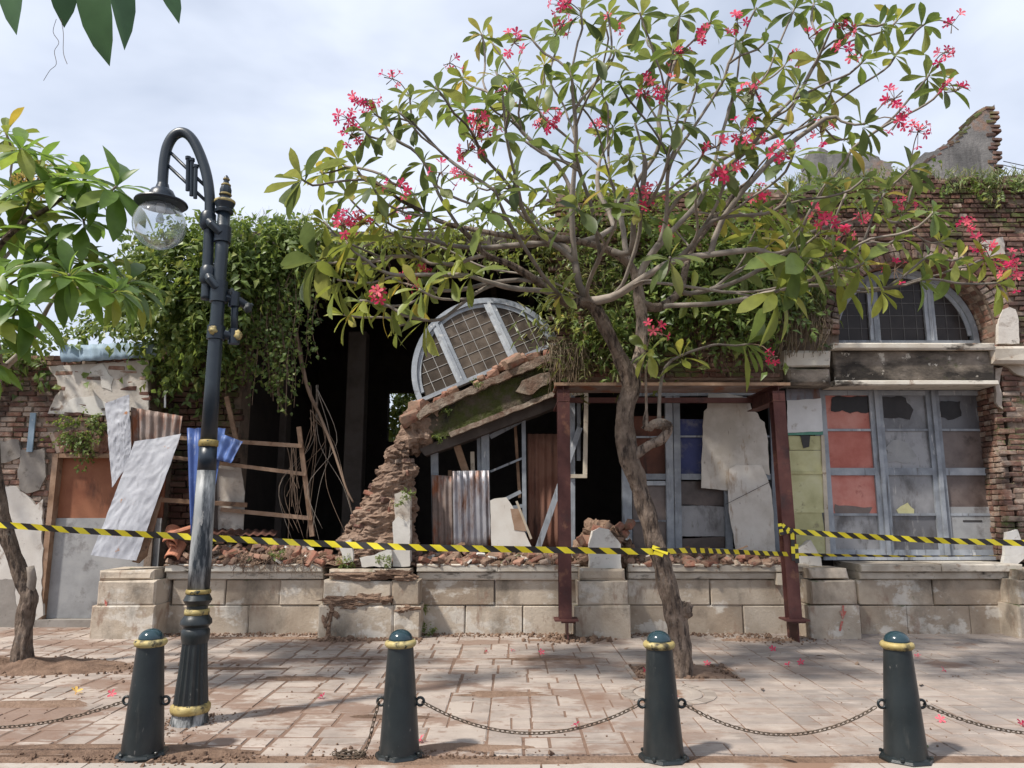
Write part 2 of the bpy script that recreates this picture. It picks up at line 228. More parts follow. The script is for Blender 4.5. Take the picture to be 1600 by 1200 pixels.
# ------------------------------------------------------------------ mesh building
def hold(o, parent):
    if parent is not None:
        o.parent = parent
        base = parent.get('_base')
        if base is not None: o.matrix_parent_inverse = Matrix.Translation(-Vector(base))
def link(name, me, parent=None):
    o = D.objects.new(name, me); COL.objects.link(o); hold(o, parent); return o
class MB:
    def __init__(s): s.v = []; s.f = []; s.r = []; s.m = []
    def add(s, vs, fs, r=None, mi=0):
        b = len(s.v); s.v.extend([tuple(x) for x in vs]); r = rnd() if r is None else r
        for q in fs: s.f.append(tuple(b + i for i in q)); s.r.append(r); s.m.append(mi)
    def box(s, x0, x1, y0, y1, z0, z1, r=None, mi=0):
        s.add([(x0, y0, z0), (x1, y0, z0), (x1, y1, z0), (x0, y1, z0), (x0, y0, z1), (x1, y0, z1), (x1, y1, z1), (x0, y1, z1)], BOXF, r, mi)
    def hexa(s, p8, r=None, mi=0): s.add(p8, BOXF, r, mi)
    def bar(s, p0, p1, w, d, side=Vector((0, 1, 0)), r=None, mi=0, twist=0):
        p0, p1 = Vector(p0), Vector(p1); a = (p1 - p0).normalized()
        dd = (side - a * side.dot(a)).normalized(); ww = a.cross(dd)
        if twist: q = Quaternion(a, twist); dd = q @ dd; ww = q @ ww
        dd = dd * d / 2; ww = ww * w / 2
        s.add([p0 - ww - dd, p0 + ww - dd, p0 + ww + dd, p0 - ww + dd, p1 - ww - dd, p1 + ww - dd, p1 + ww + dd, p1 - ww + dd], BOXF, r, mi)
    def tube(s, pts, rad, n=8, cap=True, r=None, mi=0, wob=0.0, seed=0, ridge=0.0, wstep=.35):
        pts = [Vector(p) for p in pts]; k = len(pts)
        if not hasattr(rad, '__len__'): rad = [rad] * k
        vs = []; up = None
        for i, p in enumerate(pts):
            t = (pts[min(i + 1, k - 1)] - pts[max(i - 1, 0)])
            t = t.normalized() if t.length > 1e-9 else Vector((0, 0, 1))
            if up is None: up = Vector((0, 1, 0)) if abs(t.y) < .9 else Vector((1, 0, 0))
            u = (up - t * up.dot(t)).normalized(); up = u; w = t.cross(u)
            for j in range(n):
                a = 2 * math.pi * j / n; q = rad[i]
                if wob: q *= 1 + wob * nz((math.cos(a) * 1.5, math.sin(a) * 1.5, i * wstep), 1.7, seed) + ridge * (.5 - abs(nz((math.cos(a) * 4, math.sin(a) * 4, i * wstep * 3), 1.6, seed + 3)) * 2)
                vs.append(p + (u * math.cos(a) + w * math.sin(a)) * q)
        fs = [(i * n + j, i * n + (j + 1) % n, (i + 1) * n + (j + 1) % n, (i + 1) * n + j) for i in range(k - 1) for j in range(n)]
        if cap: fs += [tuple(range(n))[::-1], tuple((k - 1) * n + j for j in range(n))]
        s.add(vs, fs, r, mi)
    def lathe(s, c, prof, n=20, r=None, mi=0, tilt=None, flute=0, cap=True):
        c = Vector(c); vs = []; k = len(prof)
        for (q, z) in prof:
            for j in range(n):
                a = 2 * math.pi * j / n; qq = q * (1 - (flute if j % 2 else 0)); p = Vector((qq * math.cos(a), qq * math.sin(a), z))
                if tilt is not None: p = tilt @ p
                vs.append(c + p)
        fs = [(i * n + j, i * n + (j + 1) % n, (i + 1) * n + (j + 1) % n, (i + 1) * n + j) for i in range(k - 1) for j in range(n)]
        if cap: fs += [tuple(range(n))[::-1], tuple((k - 1) * n + j for j in range(n))]
        s.add(vs, fs, r, mi)
    def torus(s, c, R, q, ax=Vector((0, 1, 0)), n=14, m=6, stretch=None, r=None, mi=0):
        c = Vector(c); ax = Vector(ax).normalized(); st = Vector(stretch[0]).normalized() if stretch else None
        e = st if st else ax.orthogonal().normalized(); g = ax.cross(e); vs = []
        for i in range(n):
            a = 2 * math.pi * i / n; rad = e * math.cos(a) + g * math.sin(a); o = rad * R
            if st: o = o + st * (stretch[1] if math.cos(a) > 0 else -stretch[1])
            for j in range(m):
                b = 2 * math.pi * j / m; vs.append(c + o + rad * q * math.cos(b) + ax * q * math.sin(b))
        s.add(vs, [(i * m + j, ((i + 1) % n) * m + j, ((i + 1) % n) * m + (j + 1) % m, i * m + (j + 1) % m) for i in range(n) for j in range(m)], r, mi)
    def prism(s, front, back, r=None, mi=0):      # two matching outlines
        k = len(front); s.add(list(front) + list(back), [tuple(range(k))[::-1], tuple(range(k, 2 * k))] + [(i, (i + 1) % k, k + (i + 1) % k, k + i) for i in range(k)], r, mi)
    def stone(s, x0, x1, y0, y1, z0, z1, bev=.012, jit=.006, r=None, mi=0):
        j = lambda: ru(-jit, jit)
        fr = [(x0 + j(), y0 + bev, z0 + j()), (x1 + j(), y0 + bev, z0 + j()), (x1 + j(), y0 + bev, z1 + j()), (x0 + j(), y0 + bev, z1 + j())]
        b = bev
        fi = [(x0 + b + j() * .5, y0 + j(), z0 + b), (x1 - b + j() * .5, y0 + j(), z0 + b), (x1 - b, y0 + j(), z1 - b + j() * .5), (x0 + b, y0 + j(), z1 - b + j() * .5)]
        bk = [(x0, y1, z0), (x1, y1, z0), (x1, y1, z1), (x0, y1, z1)]
        vs = fi + fr + bk
        fs = [(0, 1, 2, 3)] + [(4 + i, 4 + (i + 1) % 4, (i + 1) % 4, i) for i in range(4)] + [(8 + i, 8 + (i + 1) % 4, 4 + (i + 1) % 4, 4 + i) for i in range(4)] + [(11, 10, 9, 8)]
        s.add(vs, fs, r, mi)
    def mesh(s, name, mat, smooth=False, fix=True):
        me = D.meshes.new(name); me.from_pydata(s.v, [], s.f)
        ml = mat if isinstance(mat, (list, tuple)) else [mat]
        for x in ml: me.materials.append(mats[x] if isinstance(x, str) else x)
        if len(ml) > 1: me.polygons.foreach_set('material_index', s.m)
        at = me.attributes.new('rnd', 'FLOAT', 'FACE'); at.data.foreach_set('value', s.r)
        if fix:
            import bmesh
            bm = bmesh.new(); bm.from_mesh(me); bmesh.ops.recalc_face_normals(bm, faces=bm.faces); bm.to_mesh(me); bm.free()
        if smooth:
            me.polygons.foreach_set('use_smooth', [True] * len(me.polygons))
            if isinstance(smooth, float): me.set_sharp_from_angle(angle=R_(smooth))
        me.update(); return me
    def build(s, name, mat, parent=None, smooth=False, fix=True): return link(name, s.mesh(name, mat, smooth, fix), parent)
BOXF = [(0, 3, 2, 1), (4, 5, 6, 7), (0, 1, 5, 4), (1, 2, 6, 5), (2, 3, 7, 6), (3, 0, 4, 7)]
def tag(o, label=None, cat=None, group=None, kind=None):
    if label: o['label'] = label
    if cat: o['category'] = cat
    if group: o['group'] = group
    if kind: o['kind'] = kind
    return o
def thing(name, loc, label, cat, group=None):
    o = D.objects.new(name, None); COL.objects.link(o); o.empty_display_size = .1
    o.location = loc; o['_base'] = tuple(loc); return tag(o, label, cat, group, 'thing')
def piece(name, me, parent, loc, rot=(0, 0, 0), scale=(1, 1, 1)):     # a copy that shares mesh data, placed in world terms
    o = D.objects.new(name, me); COL.objects.link(o); hold(o, parent)
    if isinstance(rot, Quaternion): o.rotation_mode = 'QUATERNION'; o.rotation_quaternion = rot
    else: o.rotation_euler = rot
    o.location = loc; o.scale = scale; return o
def rough_box(name, mat, k, jit=.09, bev=.12):     # unit brick, uneven
    out = []
    for i in range(k):
        b = MB(); j = lambda: ru(-jit, jit)
        vs = []
        for sx in (-.5, .5):
            for sy in (-.5, .5):
                for sz in (-.5, .5):
                    vs += [(sx * (1 - bev * .5) , sy + j() * .5, sz * (1 - bev * 2) + j()), (sx + j() * .3, sy * (1 - bev * 1.2), sz * (1 - bev * 2) + j()), (sx * (1 - bev * .5), sy * (1 - bev * 1.2), sz + j())]
        import bmesh
        bm = bmesh.new(); [bm.verts.new(v) for v in vs]; bmesh.ops.convex_hull(bm, input=bm.verts)
        me = D.meshes.new(name); bm.to_mesh(me); bm.free(); me.materials.append(mats[mat]); out.append(me)
    return out
BRICKS = {k: rough_box('brick', k, 8) for k in ('brick', 'mossbrick', 'freshbrick')}
CHUNKS = {k: rough_box('brick_fragment', k, 10, jit=.2, bev=.26) for k in ('freshbrick', 'brick', 'earthbrick')}
STONES = rough_box('clod', 'soil', 6, jit=.3, bev=.4)
def merge_pieces(name, items, mat, parent, kind='stuff'):   # items: (mesh, loc, rot, scale) joined into one mesh
    vs, fs, rr = [], [], []; b = 0
    cache = {}
    for me, loc, rot, sc in items:
        if me.name not in cache: cache[me.name] = ([tuple(v.co) for v in me.vertices], [tuple(p.vertices) for p in me.polygons])
        v0, f0 = cache[me.name]
        q = rot.to_matrix() if isinstance(rot, Quaternion) else Matrix.Identity(3) if tuple(rot) == (0, 0, 0) else __import__('mathutils').Euler(rot).to_matrix()
        A = np.array(q) @ np.diag(sc); w = np.array(v0) @ A.T + np.array(loc)
        vs.extend(map(tuple, w)); fs.extend([tuple(b + i for i in f) for f in f0]); rr.extend([rnd()] * len(f0)); b += len(v0)
    me = D.meshes.new(name); me.from_pydata(vs, [], fs); me.materials.append(mats[mat])
    at = me.attributes.new('rnd', 'FLOAT', 'FACE'); at.data.foreach_set('value', rr); me.update()
    return tag(link(name, me, parent), kind=kind)
def leaf_cloud(name, pts, dirs, nrm, L, W, mat, parent, bend=.25, kind='stuff'):
    """many small leaves: each five vertices, folded along the midrib"""
    n = len(pts); pts = np.asarray(pts, float); d = np.asarray(dirs, float); d /= np.linalg.norm(d, axis=1)[:, None] + 1e-9
    u = np.asarray(nrm, float); u -= d * (u * d).sum(1)[:, None]; u /= np.linalg.norm(u, axis=1)[:, None] + 1e-9
    w = np.cross(d, u); L = np.broadcast_to(np.asarray(L, float), (n,))[:, None]; W = np.broadcast_to(np.asarray(W, float), (n,))[:, None]
    v = np.empty((n, 5, 3))
    v[:, 0] = pts; v[:, 1] = pts + d * L * .45 + w * W * .5 + u * W * .15; v[:, 2] = pts + d * L * .45 - w * W * .5 + u * W * .15
    v[:, 3] = pts + d * L - u * L * bend; v[:, 4] = pts + d * L * .5
    f = np.array([[0, 1, 4], [0, 4, 2], [4, 1, 3], [4, 3, 2]]); F = (f[None] + 5 * np.arange(n)[:, None, None]).reshape(-1, 3)
    me = D.meshes.new(name); me.from_pydata(v.reshape(-1, 3).tolist(), [], F.tolist()); me.materials.append(mats[mat])
    at = me.attributes.new('rnd', 'FLOAT', 'FACE'); at.data.foreach_set('value', np.repeat(np.random.rand(n), 4)); me.update()
    return tag(link(name, me, parent), kind=kind)
def catmull(P, k=6, closed=False):
    P = [Vector(p) for p in P]; out = []
    for i in range(len(P) - 1):
        a, b, c, d = P[max(i - 1, 0)], P[i], P[i + 1], P[min(i + 2, len(P) - 1)]
        for j in range(k):
            t = j / k
            out.append(.5 * ((2 * b) + (c - a) * t + (2 * a - 5 * b + 4 * c - d) * t * t + (3 * b - a - 3 * c + d) * t ** 3))
    out.append(P[-1]); return out
def patch(c00, c10, c11, c01, nu, nv, disp, thick=.004):    # a sheet with real thickness, bent by disp(u, v)
    c00, c10, c11, c01 = map(Vector, (c00, c10, c11, c01)); n = (c10 - c00).cross(c01 - c00).normalized()
    if n.y > 0: n = -n
    F, B = [], []
    for j in range(nv + 1):
        for i in range(nu + 1):
            u, v = i / nu, j / nv
            p = (c00 * (1 - u) + c10 * u) * (1 - v) + (c01 * (1 - u) + c11 * u) * v + n * disp(u, v)
            F.append(p); B.append(p - n * thick)
    b = MB(); k = len(F); fs = []
    for j in range(nv):
        for i in range(nu):
            a = j * (nu + 1) + i; q = (a, a + 1, a + nu + 2, a + nu + 1); fs += [q, tuple(k + x for x in q[::-1])]
    rim = [i for i in range(nu + 1)] + [j * (nu + 1) + nu for j in range(1, nu and nv + 1)] + [nv * (nu + 1) + i for i in range(nu - 1, -1, -1)] + [j * (nu + 1) for j in range(nv - 1, 0, -1)]
    for i in range(len(rim)): a, c = rim[i], rim[(i + 1) % len(rim)]; fs.append((a, k + a, k + c, c))
    b.add(F + B, fs); return b
def ragged(poly, step=.06, amp=.02, seed=0):      # 3D outline broken up along its edges, in its own plane
    out = []
    for i in range(len(poly)):
        a, c = Vector(poly[i]), Vector(poly[(i + 1) % len(poly)]); k = max(1, int((c - a).length / step))
        for j in range(k):
            p = a.lerp(c, j / k); out.append(Vector((p.x + nz(p, 9, seed) * amp, p.y, p.z + nz(p, 9, seed + 7) * amp)))
    return out
def slab_px(poly, Y, thick, name, mat, parent=None, rag=0.0, seed=0, y2=None):
    pts = [V(x, y, Y if not callable(Y) else Y(x, y)) for x, y in poly]
    if rag: pts = ragged(pts, .05, rag, seed)
    b = MB(); b.prism(pts, [p + Vector((0, thick, 0)) for p in pts]); return b.build(name, mat, parent)
# ================================================================== THE SETTING
YP, YR, YW, YD, YL = 9.30, 9.65, 9.85, 10.25, 10.20      # pier fronts, plinth recess, wall face, door plane, left wall face
b = MB(); b.add([(-900, -900, -.16), (900, -900, -.16), (900, 900, -.16), (-900, 900, -.16)], [(0, 1, 2, 3)])
tag(b.build('ground', 'bed'), kind='structure')
b = MB(); b.box(-40, 40, -6, 4.45, -.155, -.12); tag(b.build('road', 'asphalt'), kind='structure')
PIT = (G(989, 1050).x, G(1140, 1050).x, 7.12, 7.74)
b = MB(); b.box(-40, 40, 4.45, 10.6, -.15, -.0045); b.box(-40, 40, 10.6, 40, -.15, -.03)
pavement = tag(b.build('pavement', 'bed'), kind='structure')
def paver(bev=.03):
    out = []
    for k in range(6):
        q = MB(); j = lambda a=.02: ru(-a, a)
        t = [(-.5 + bev * .6 + j(.012), -.5 + bev + j(.02), 0), (.5 - bev * .6 + j(.012), -.5 + bev + j(.02), 0), (.5 - bev * .6 + j(.012), .5 - bev + j(.02), 0), (-.5 + bev * .6 + j(.012), .5 - bev + j(.02), 0)]
        o = [(-.5, -.5, -.2), (.5, -.5, -.2), (.5, .5, -.2), (-.5, .5, -.2)]; e = [(x, y, -1) for x, y, z in o]
        q.add(t + o + e, [(0, 1, 2, 3)] + [(4 + i, 4 + (i + 1) % 4, (i + 1) % 4, i) for i in range(4)] + [(8 + i, 8 + (i + 1) % 4, 4 + (i + 1) % 4, 4 + i) for i in range(4)], r=0)
        out.append(q.mesh('paving_slab', 'slab'))
    return out
PAV = paver()
def cut_rows(y0, y1, extra):
    ys = [y0]; cuts = sorted(extra) + [y1]
    for c in cuts:
        span = c - ys[-1]; k = max(1, round(span / .30)); w = [ru(.65, 1.35) for _ in range(k)]; t = sum(w); s = ys[-1]; acc = 0
        for q in w: acc += q; ys.append(s + span * acc / t)
    return ys
slabs = []
def split(x0, x1, y0, y1, depth=0):          # random ashlar
    w, h = x1 - x0, y1 - y0
    big = w > .62 or h > .36
    if not big and (w * h < .085 or rnd() < .35 or depth > 11): slabs.append((x0, x1, y0, y1)); return
    if w / h > 1.5 or (w / h > .85 and rnd() < .45):
        m = x0 + w * ru(.34, .66); split(x0, m, y0, y1, depth + 1); split(m, x1, y0, y1, depth + 1)
    else:
        m = y0 + h * ru(.36, .64); split(x0, x1, y0, m, depth + 1); split(x0, x1, m, y1, depth + 1)
for q in ((-9.2, PIT[0], 5.02, 10.5), (PIT[0], PIT[1], 5.02, PIT[2]), (PIT[0], PIT[1], PIT[3], 10.5), (PIT[1], 9.3, 5.02, 10.5)): split(*q)
def seen(s):
    q = [proj((x, y, 0)) for x in s[:2] for y in s[2:]]
    xs = [min(max(a, 0), 1600) for a, _ in q]; yy = [min(max(c, 0), 1200) for _, c in q]
    return (max(xs) - min(xs)) * (max(yy) - min(yy))
slabs.sort(key=seen, reverse=True); rest = []
for i, (x0, x1, y0, y1) in enumerate(slabs):
    mud = max(0, min(1, (1.2 - (x0 + x1) / 2) / 1.5)) * (.5 + nz((x0, y0, 0), .9, 4)) ; g = .008 + .026 * max(0, min(1, mud)) * ru(.4, 1.2); it = (random.choice(PAV), ((x0 + x1) / 2, (y0 + y1) / 2, ru(-.0025, .0035)), (ru(-.004, .004), ru(-.004, .004), ru(-.006, .006)), (x1 - x0 - g, y1 - y0 - g, .04))
    if i < 300: piece('paving_slab', it[0], pavement, it[1], it[2], it[3])
    else: rest.append(it)
merge_pieces('paving', rest, 'slab', pavement)
x = -9.0
while x < 9:
    w = ru(.8, 1.25); q = MB(); q.stone(0, w - .012, -.13, .13, -.25, .25, bev=.02)
    me = q.mesh('kerb_stone', 'kerb'); piece('kerb_stone', me, pavement, (x, 4.735, .006 - .25), (R_(-90) * 0, 0, 0))
    # lower edge strip between kerb stone and paving
    x += w
b = MB(); b.box(-9.2, 9.2, 4.87, 5.015, -.1, -.002); b.build('joint_strip', 'soil', pavement)
# tree pit frame and soil
tp = thing('tree_pit', ((PIT[0] + PIT[1]) / 2, (PIT[2] + PIT[3]) / 2, 0), 'square planting hole of brown soil at the foot of the pink frangipani', 'tree pit')
b = MB(); n = 14; vs = []
for j in range(n + 1):
    for i in range(n + 1):
        p = (PIT[0] + (PIT[1] - PIT[0]) * i / n, PIT[2] + (PIT[3] - PIT[2]) * j / n); e = min(i, n - i, j, n - j) / n
        vs.append((p[0], p[1], -.012 + .05 * min(1, e * 3) + .02 * nz((p[0], p[1], 0), 6)))
b.add(vs, [(j * (n + 1) + i, j * (n + 1) + i + 1, (j + 1) * (n + 1) + i + 1, (j + 1) * (n + 1) + i) for j in range(n) for i in range(n)])
b.build('soil_bed', 'soil', tp)
for a in ((PIT[0] - .03, PIT[1] + .03, PIT[2] - .045, PIT[2] - .005), (PIT[0] - .03, PIT[1] + .03, PIT[3] + .005, PIT[3] + .045), (PIT[0] - .045, PIT[0] - .004, PIT[2], PIT[3]), (PIT[1] + .004, PIT[1] + .045, PIT[2], PIT[3])):
    b = MB(); b.box(a[0], a[1], a[2], a[3], -.03, .012); b.build('edging', 'cast', tp)
# manhole cover
mc = G(1044, 1084)
mh = thing('manhole_cover', mc, 'round concrete manhole cover with a ring of radial blocks in the paving', 'manhole')
b = MB(); b.lathe(mc, [(.285, -.01), (.285, .007), (.27, .012), (.20, .0125), (.19, .009), (.001, .010)], n=36); b.build('cover', 'cast', mh)
for k in range(20):
    a0, a1 = 2 * math.pi * (k + .04) / 20, 2 * math.pi * (k + .96) / 20
    b = MB(); q = [mc + Vector((math.cos(a) * r, math.sin(a) * r, .009)) for a, r in ((a0, .30), (a0, .40), (a1, .40), (a1, .30))]
    b.prism(q, [p - Vector((0, 0, .02)) for p in q]); b.build('ring_block', 'cast', mh)
# ------------------------------------------------------------------ plinth of ashlar blocks
plinth = thing('stone_plinth', (0, YR, 0), 'long low plinth of weathered beige ashlar blocks carrying the ruined shopfront', 'plinth')
zs = [0.0, Z(946, YR), Z(905, YR), Z(893, YR), Z(881, YR)]
def course(pxs, z0, z1, Y, d=.35):
    for a, c in zip(pxs, pxs[1:]):
        q = MB(); q.stone(X(a, Y, 930) + .006, X(c, Y, 930) - .006, Y + ru(-.006, .006), Y + d, z0 + .004, z1 - .004); q.build('stone_block', 'stone', plinth)
def sill_run(a, c):
    x0, x1 = X(a, YR, 890), X(c, YR, 890); k = max(1, round((x1 - x0) / 1.1))
    for i in range(k):
        q = MB(); q.stone(x0 + (x1 - x0) * i / k + .003, x0 + (x1 - x0) * (i + 1) / k - .003, YR - .09, YD + .12, zs[3], zs[4] + ru(-.004, .004)); q.build('sill_slab', 'sill', plinth)
    q = MB(); q.stone(x0, x1, YR - .04, YR + .3, zs[2], zs[3] - .003); q.build('sill_moulding', 'sill', plinth)
for up, lo, run in (([268, 352, 437, 506], [262, 390, 506], (262, 506)), ([652, 773, 905], [652, 727, 817, 905], (652, 905)),
                    ([980, 1110, 1262], [980, 1160, 1262], (980, 1262)), ([1340, 1458, 1592], [1340, 1415, 1513, 1592], (1340, 1592)), ([1660, 1900], [1660, 1900], (1660, 1900))):
    course(up, zs[1], zs[2], YR); course(lo, zs[0] - .05, zs[1], YR); sill_run(*run)
def pier(x0, x1, splits, capx, cap=.11):
    zz = [-.05, Z(946, YP) , Z(907, YP), Z(907, YP) + cap]
    for k in range(2):
        e = .02 if k == 0 else 0
        xs = [x0 - (6 if k == 0 else 0)] + ([splits[k]] if splits and splits[k] else []) + [x1 + (3 if k == 0 else 0)]
        for a, c in zip(xs, xs[1:]):
            q = MB(); q.stone(X(a, YP, 950) + .004, X(c, YP, 950) - .004, YP - e, YR + .3, zz[k] + .003, zz[k + 1] - .003, bev=.018, jit=.01); q.build('stone_block', 'stone', plinth)
    q = MB(); q.stone(X(capx[0], YP, 890), X(capx[1], YP, 890), YP + .05, YR + .3, zz[2] + .002, zz[3], bev=.025, jit=.014); q.build('cap_block', 'stone', plinth)
pier(149, 241, None, (152, 236), .115); pier(503, 655, [615, 611], (512, 640), .12); pier(902, 983, None, (907, 976), .13); pier(1268, 1341, None, (1268, 1328), .13); pier(1594, 1665, None, (1600, 1660), .12)
# red sprayed arrow on the pier beside the intact window
b = MB(); y = YP - .026
for poly in ([(1316, 946), (1319, 946), (1319, 955), (1316, 955)], [(1312, 955), (1323, 955), (1317, 968)], [(1314, 970), (1318, 971), (1314, 986), (1311, 986)]):
    q = [V(a, c, y) for a, c in poly]; b.prism(q, [p + Vector((0, .004, 0)) for p in q])
b.build('painted_arrow', 'redpaint', plinth)
b = MB(); q = [V(a, c, YP - .006) for a, c in [(163, 937), (168, 938), (167, 947), (164, 949)]]; b.prism(q, [p + Vector((0, .003, 0)) for p in q]); b.build('painted_mark', 'redpaint', plinth)
# ------------------------------------------------------------------ brickwork
def brick_items(mat, x0, x1, z0, z1, Y, inside, bl=.235, bh=.060, jo=.012, dep=.11, miss=.03, rough=.012):
    it = []; z = z0; r = 0
    while z < z1:
        h = bh * ru(.92, 1.08); x = x0 - (bl / 2 if r % 2 else 0) - ru(0, .05)
        while x < x1:
            w = (bl if rnd() < .7 else bl * .5) * ru(.9, 1.08); cx, cz = x + w / 2, z + h / 2
            if rnd() > miss and inside(cx, cz):
                it.append((random.choice(BRICKS[mat]), (cx, Y + dep / 2 + ru(-rough, rough), cz), (ru(-.04, .04), ru(-.03, .03), ru(-.05, .05)), (w * ru(.92, 1.02), dep, h * ru(.85, 1.05))))
            x += w + jo
        z += h + jo; r += 1
    return it
def lay(items, mat, parent, most=300):
    def size(it):
        px, py = proj(it[1]); return (-1e6 if not (-10 < px < 1610 and -10 < py < 1210) else 0) + it[3][0] * it[3][2] / it[1][1] ** 2
    items.sort(key=size, reverse=True)
    for it in items[:most]: piece('brick', it[0], parent, it[1], it[2], it[3])
    if items[most:]: merge_pieces('brickwork', items[most:], mat, parent)
XC, ZC = V(1411, 534, YW + .43).x, V(1411, 534, YW + .43).z
RO = 1.09
XJ0, XJ1 = X(1287, YW, 620), X(1557, YW, 640)          # sides of the right shopfront opening
XM0, XM1 = X(872, YW, 500), X(1225, YW, 560)           # middle bay
ZB = Z(597, YW) + .04; ZTOP = Z(276, YW); ZMID = Z(298, YW)
facade = thing('brick_facade', (XC, YW, .86), 'mossy old brick facade with an intact half-round window above a three-leaf glazed shopfront', 'building')
def soffit(x):
    if x < XM1: return ZB
    if abs(x - XC) < RO: return ZC + math.sqrt(max(0, RO * RO - (x - XC) ** 2))
    if x < XC: return ZB
    return .86
def crest(x): 
    t = ZMID if x < X(1300, YW, 290) else ZTOP
    return t + .05 * nz((x, 0, 0), 2.0) + (.03 if math.sin(x * 9) > .3 else 0)
b = MB(); xs = sorted(set([XM0, XM1, XC - RO, XC + RO, 8.6] + [XM0 + i * .06 for i in range(int((8.6 - XM0) / .06))]))
for a, c in zip(xs, xs[1:]):
    if c - a < 1e-4: continue
    m = (a + c) / 2; s0, s1 = (soffit(a + 1e-4), soffit(c - 1e-4)); t = crest(m)
    F = YW + .035; Bk = YW + .55
    b.hexa([(a, F, s0), (c, F, s1), (c, Bk, s1), (a, Bk, s0), (a, F, t), (c, F, t), (c, Bk, t), (a, Bk, t)], r=.5)
b.build('wall_core', 'mortar', facade)
def in_face(x, z):
    if z > crest(x) - .04 + .06 * nz((x, z, 0), 5): return False
    if x < XM1: return z > ZB + .03
    if abs(x - XC) < RO + .27 and z > ZC - .12: return (x - XC) ** 2 + (z - ZC) ** 2 > (RO + .26) ** 2 and z > ZC + .06
    if x < XC: return z > ZC + .05
    return z > .9 and x > XJ1 + .09
it = brick_items('mossbrick', X(1225, YW, 400), 7.5, ZC - .1, ZTOP + .1, YW, in_face)
it += brick_items('brick', XC + RO, 7.5, .88, ZC - .1, YW + .02, in_face, rough=.022, miss=.05)
for k in range(46):                                       # ring of voussoirs, two rings of headers
    a = math.pi * (k + .5) / 46
    for ring in range(2):
        r = RO + .06 + ring * .125
        it.append((random.choice(BRICKS['brick']), (XC + math.cos(a) * r, YW + .05 + ru(-.012, .012), ZC + math.sin(a) * r), Quaternion(Vector((0, 1, 0)), -a), (.112, .11, .062 + ring * .006)))
lay(it, 'brick', facade)
lay(brick_items('mossbrick', XM0, X(1225, YW, 400), ZB + .03, ZMID + .1, YW, in_face), 'mossbrick', facade, 0)
# reveal bricks of the arch, lying in its soffit
rev = []
for k in range(44):
    a = math.pi * (k + .5) / 44
    for j in range(3): rev.append((random.choice(BRICKS['brick']), (XC + math.cos(a) * (RO + .05), YW + .14 + j * .13 + ru(-.01, .01), ZC + math.sin(a) * (RO + .05)), Quaternion(Vector((0, 1, 0)), -a), (.115, .118, .064)))
for j in range(3):
    z = .9
    while z < ZC - .42: rev.append((random.choice(BRICKS['brick']), (XJ1 + .05 + ru(-.008, .012), YW + .10 + j * .13, z), (0, 0, ru(-.03, .03)), (.11, .12, .06))); z += .072
merge_pieces('arch_reveal', rev, 'brick', facade)
# lintel with its sill, capitals
b = MB(); x0, x1 = X(1303, YW - .1, 560), X(1552, YW - .1, 560)
b.stone(x0, x1, YW - .10, YW + .4, Z(596, YW - .1), Z(548, YW - .1), bev=.02); b.build('lintel', 'lintel', facade)
b = MB(); b.stone(x0 - .03, x1 - .02, YW - .19, YW + .42, Z(545, YW - .19), Z(536, YW - .19), bev=.015, jit=.012); b.build('window_sill', 'sill', facade)
b = MB(); b.stone(x0 - .02, x1 + .03, YW - .125, YW + .3, Z(598, YW - .12) - .03, Z(594, YW - .12), bev=.012, jit=.008); b.build('lintel_edge', 'sill', facade)
for (a, c, p, q, m) in ((1226, 1298, 548, 574, 'sill'), (1231, 1295, 575, 600, 'lintel'), (1552, 1640, 541, 566, 'sill'), (1560, 1640, 480, 540, None)):
    if m:
        b = MB(); b.stone(X(a, YW - .16, 560), X(c, YW - .16, 560), YW - .16, YW + .3, Z(q, YW - .16), Z(p, YW - .16), bev=.03, jit=.018); b.build('capital', m, facade)
slab_px([(1560, 537), (1561, 500), (1567, 484), (1577, 480), (1587, 484), (1592, 500), (1593, 537)], YW - .03, .06, 'plaster_tablet', 'plaster', facade, rag=.01)
slab_px([(1556, 568), (1600, 566), (1640, 570), (1640, 600), (1590, 584), (1570, 572)], YW - .03, .06, 'plaster_patch', 'sill', facade, rag=.02, seed=3)
slab_px([(1555, 575), (1566, 575), (1562, 600), (1567, 640), (1556, 628)], YW - .02, .04, 'plaster_patch', 'plaster', facade, rag=.02, seed=4)
slab_px([(1530, 380), (1568, 370), (1572, 398), (1545, 404)], YW - .012, .04, 'plaster_patch', 'plaster', facade, rag=.03, seed=5)
slab_px([(1590, 828), (1573, 832), (1568, 880), (1590, 882), (1606, 868)], YW - .05, .06, 'plaster_patch', 'whiteplaster', facade, rag=.012, seed=6)
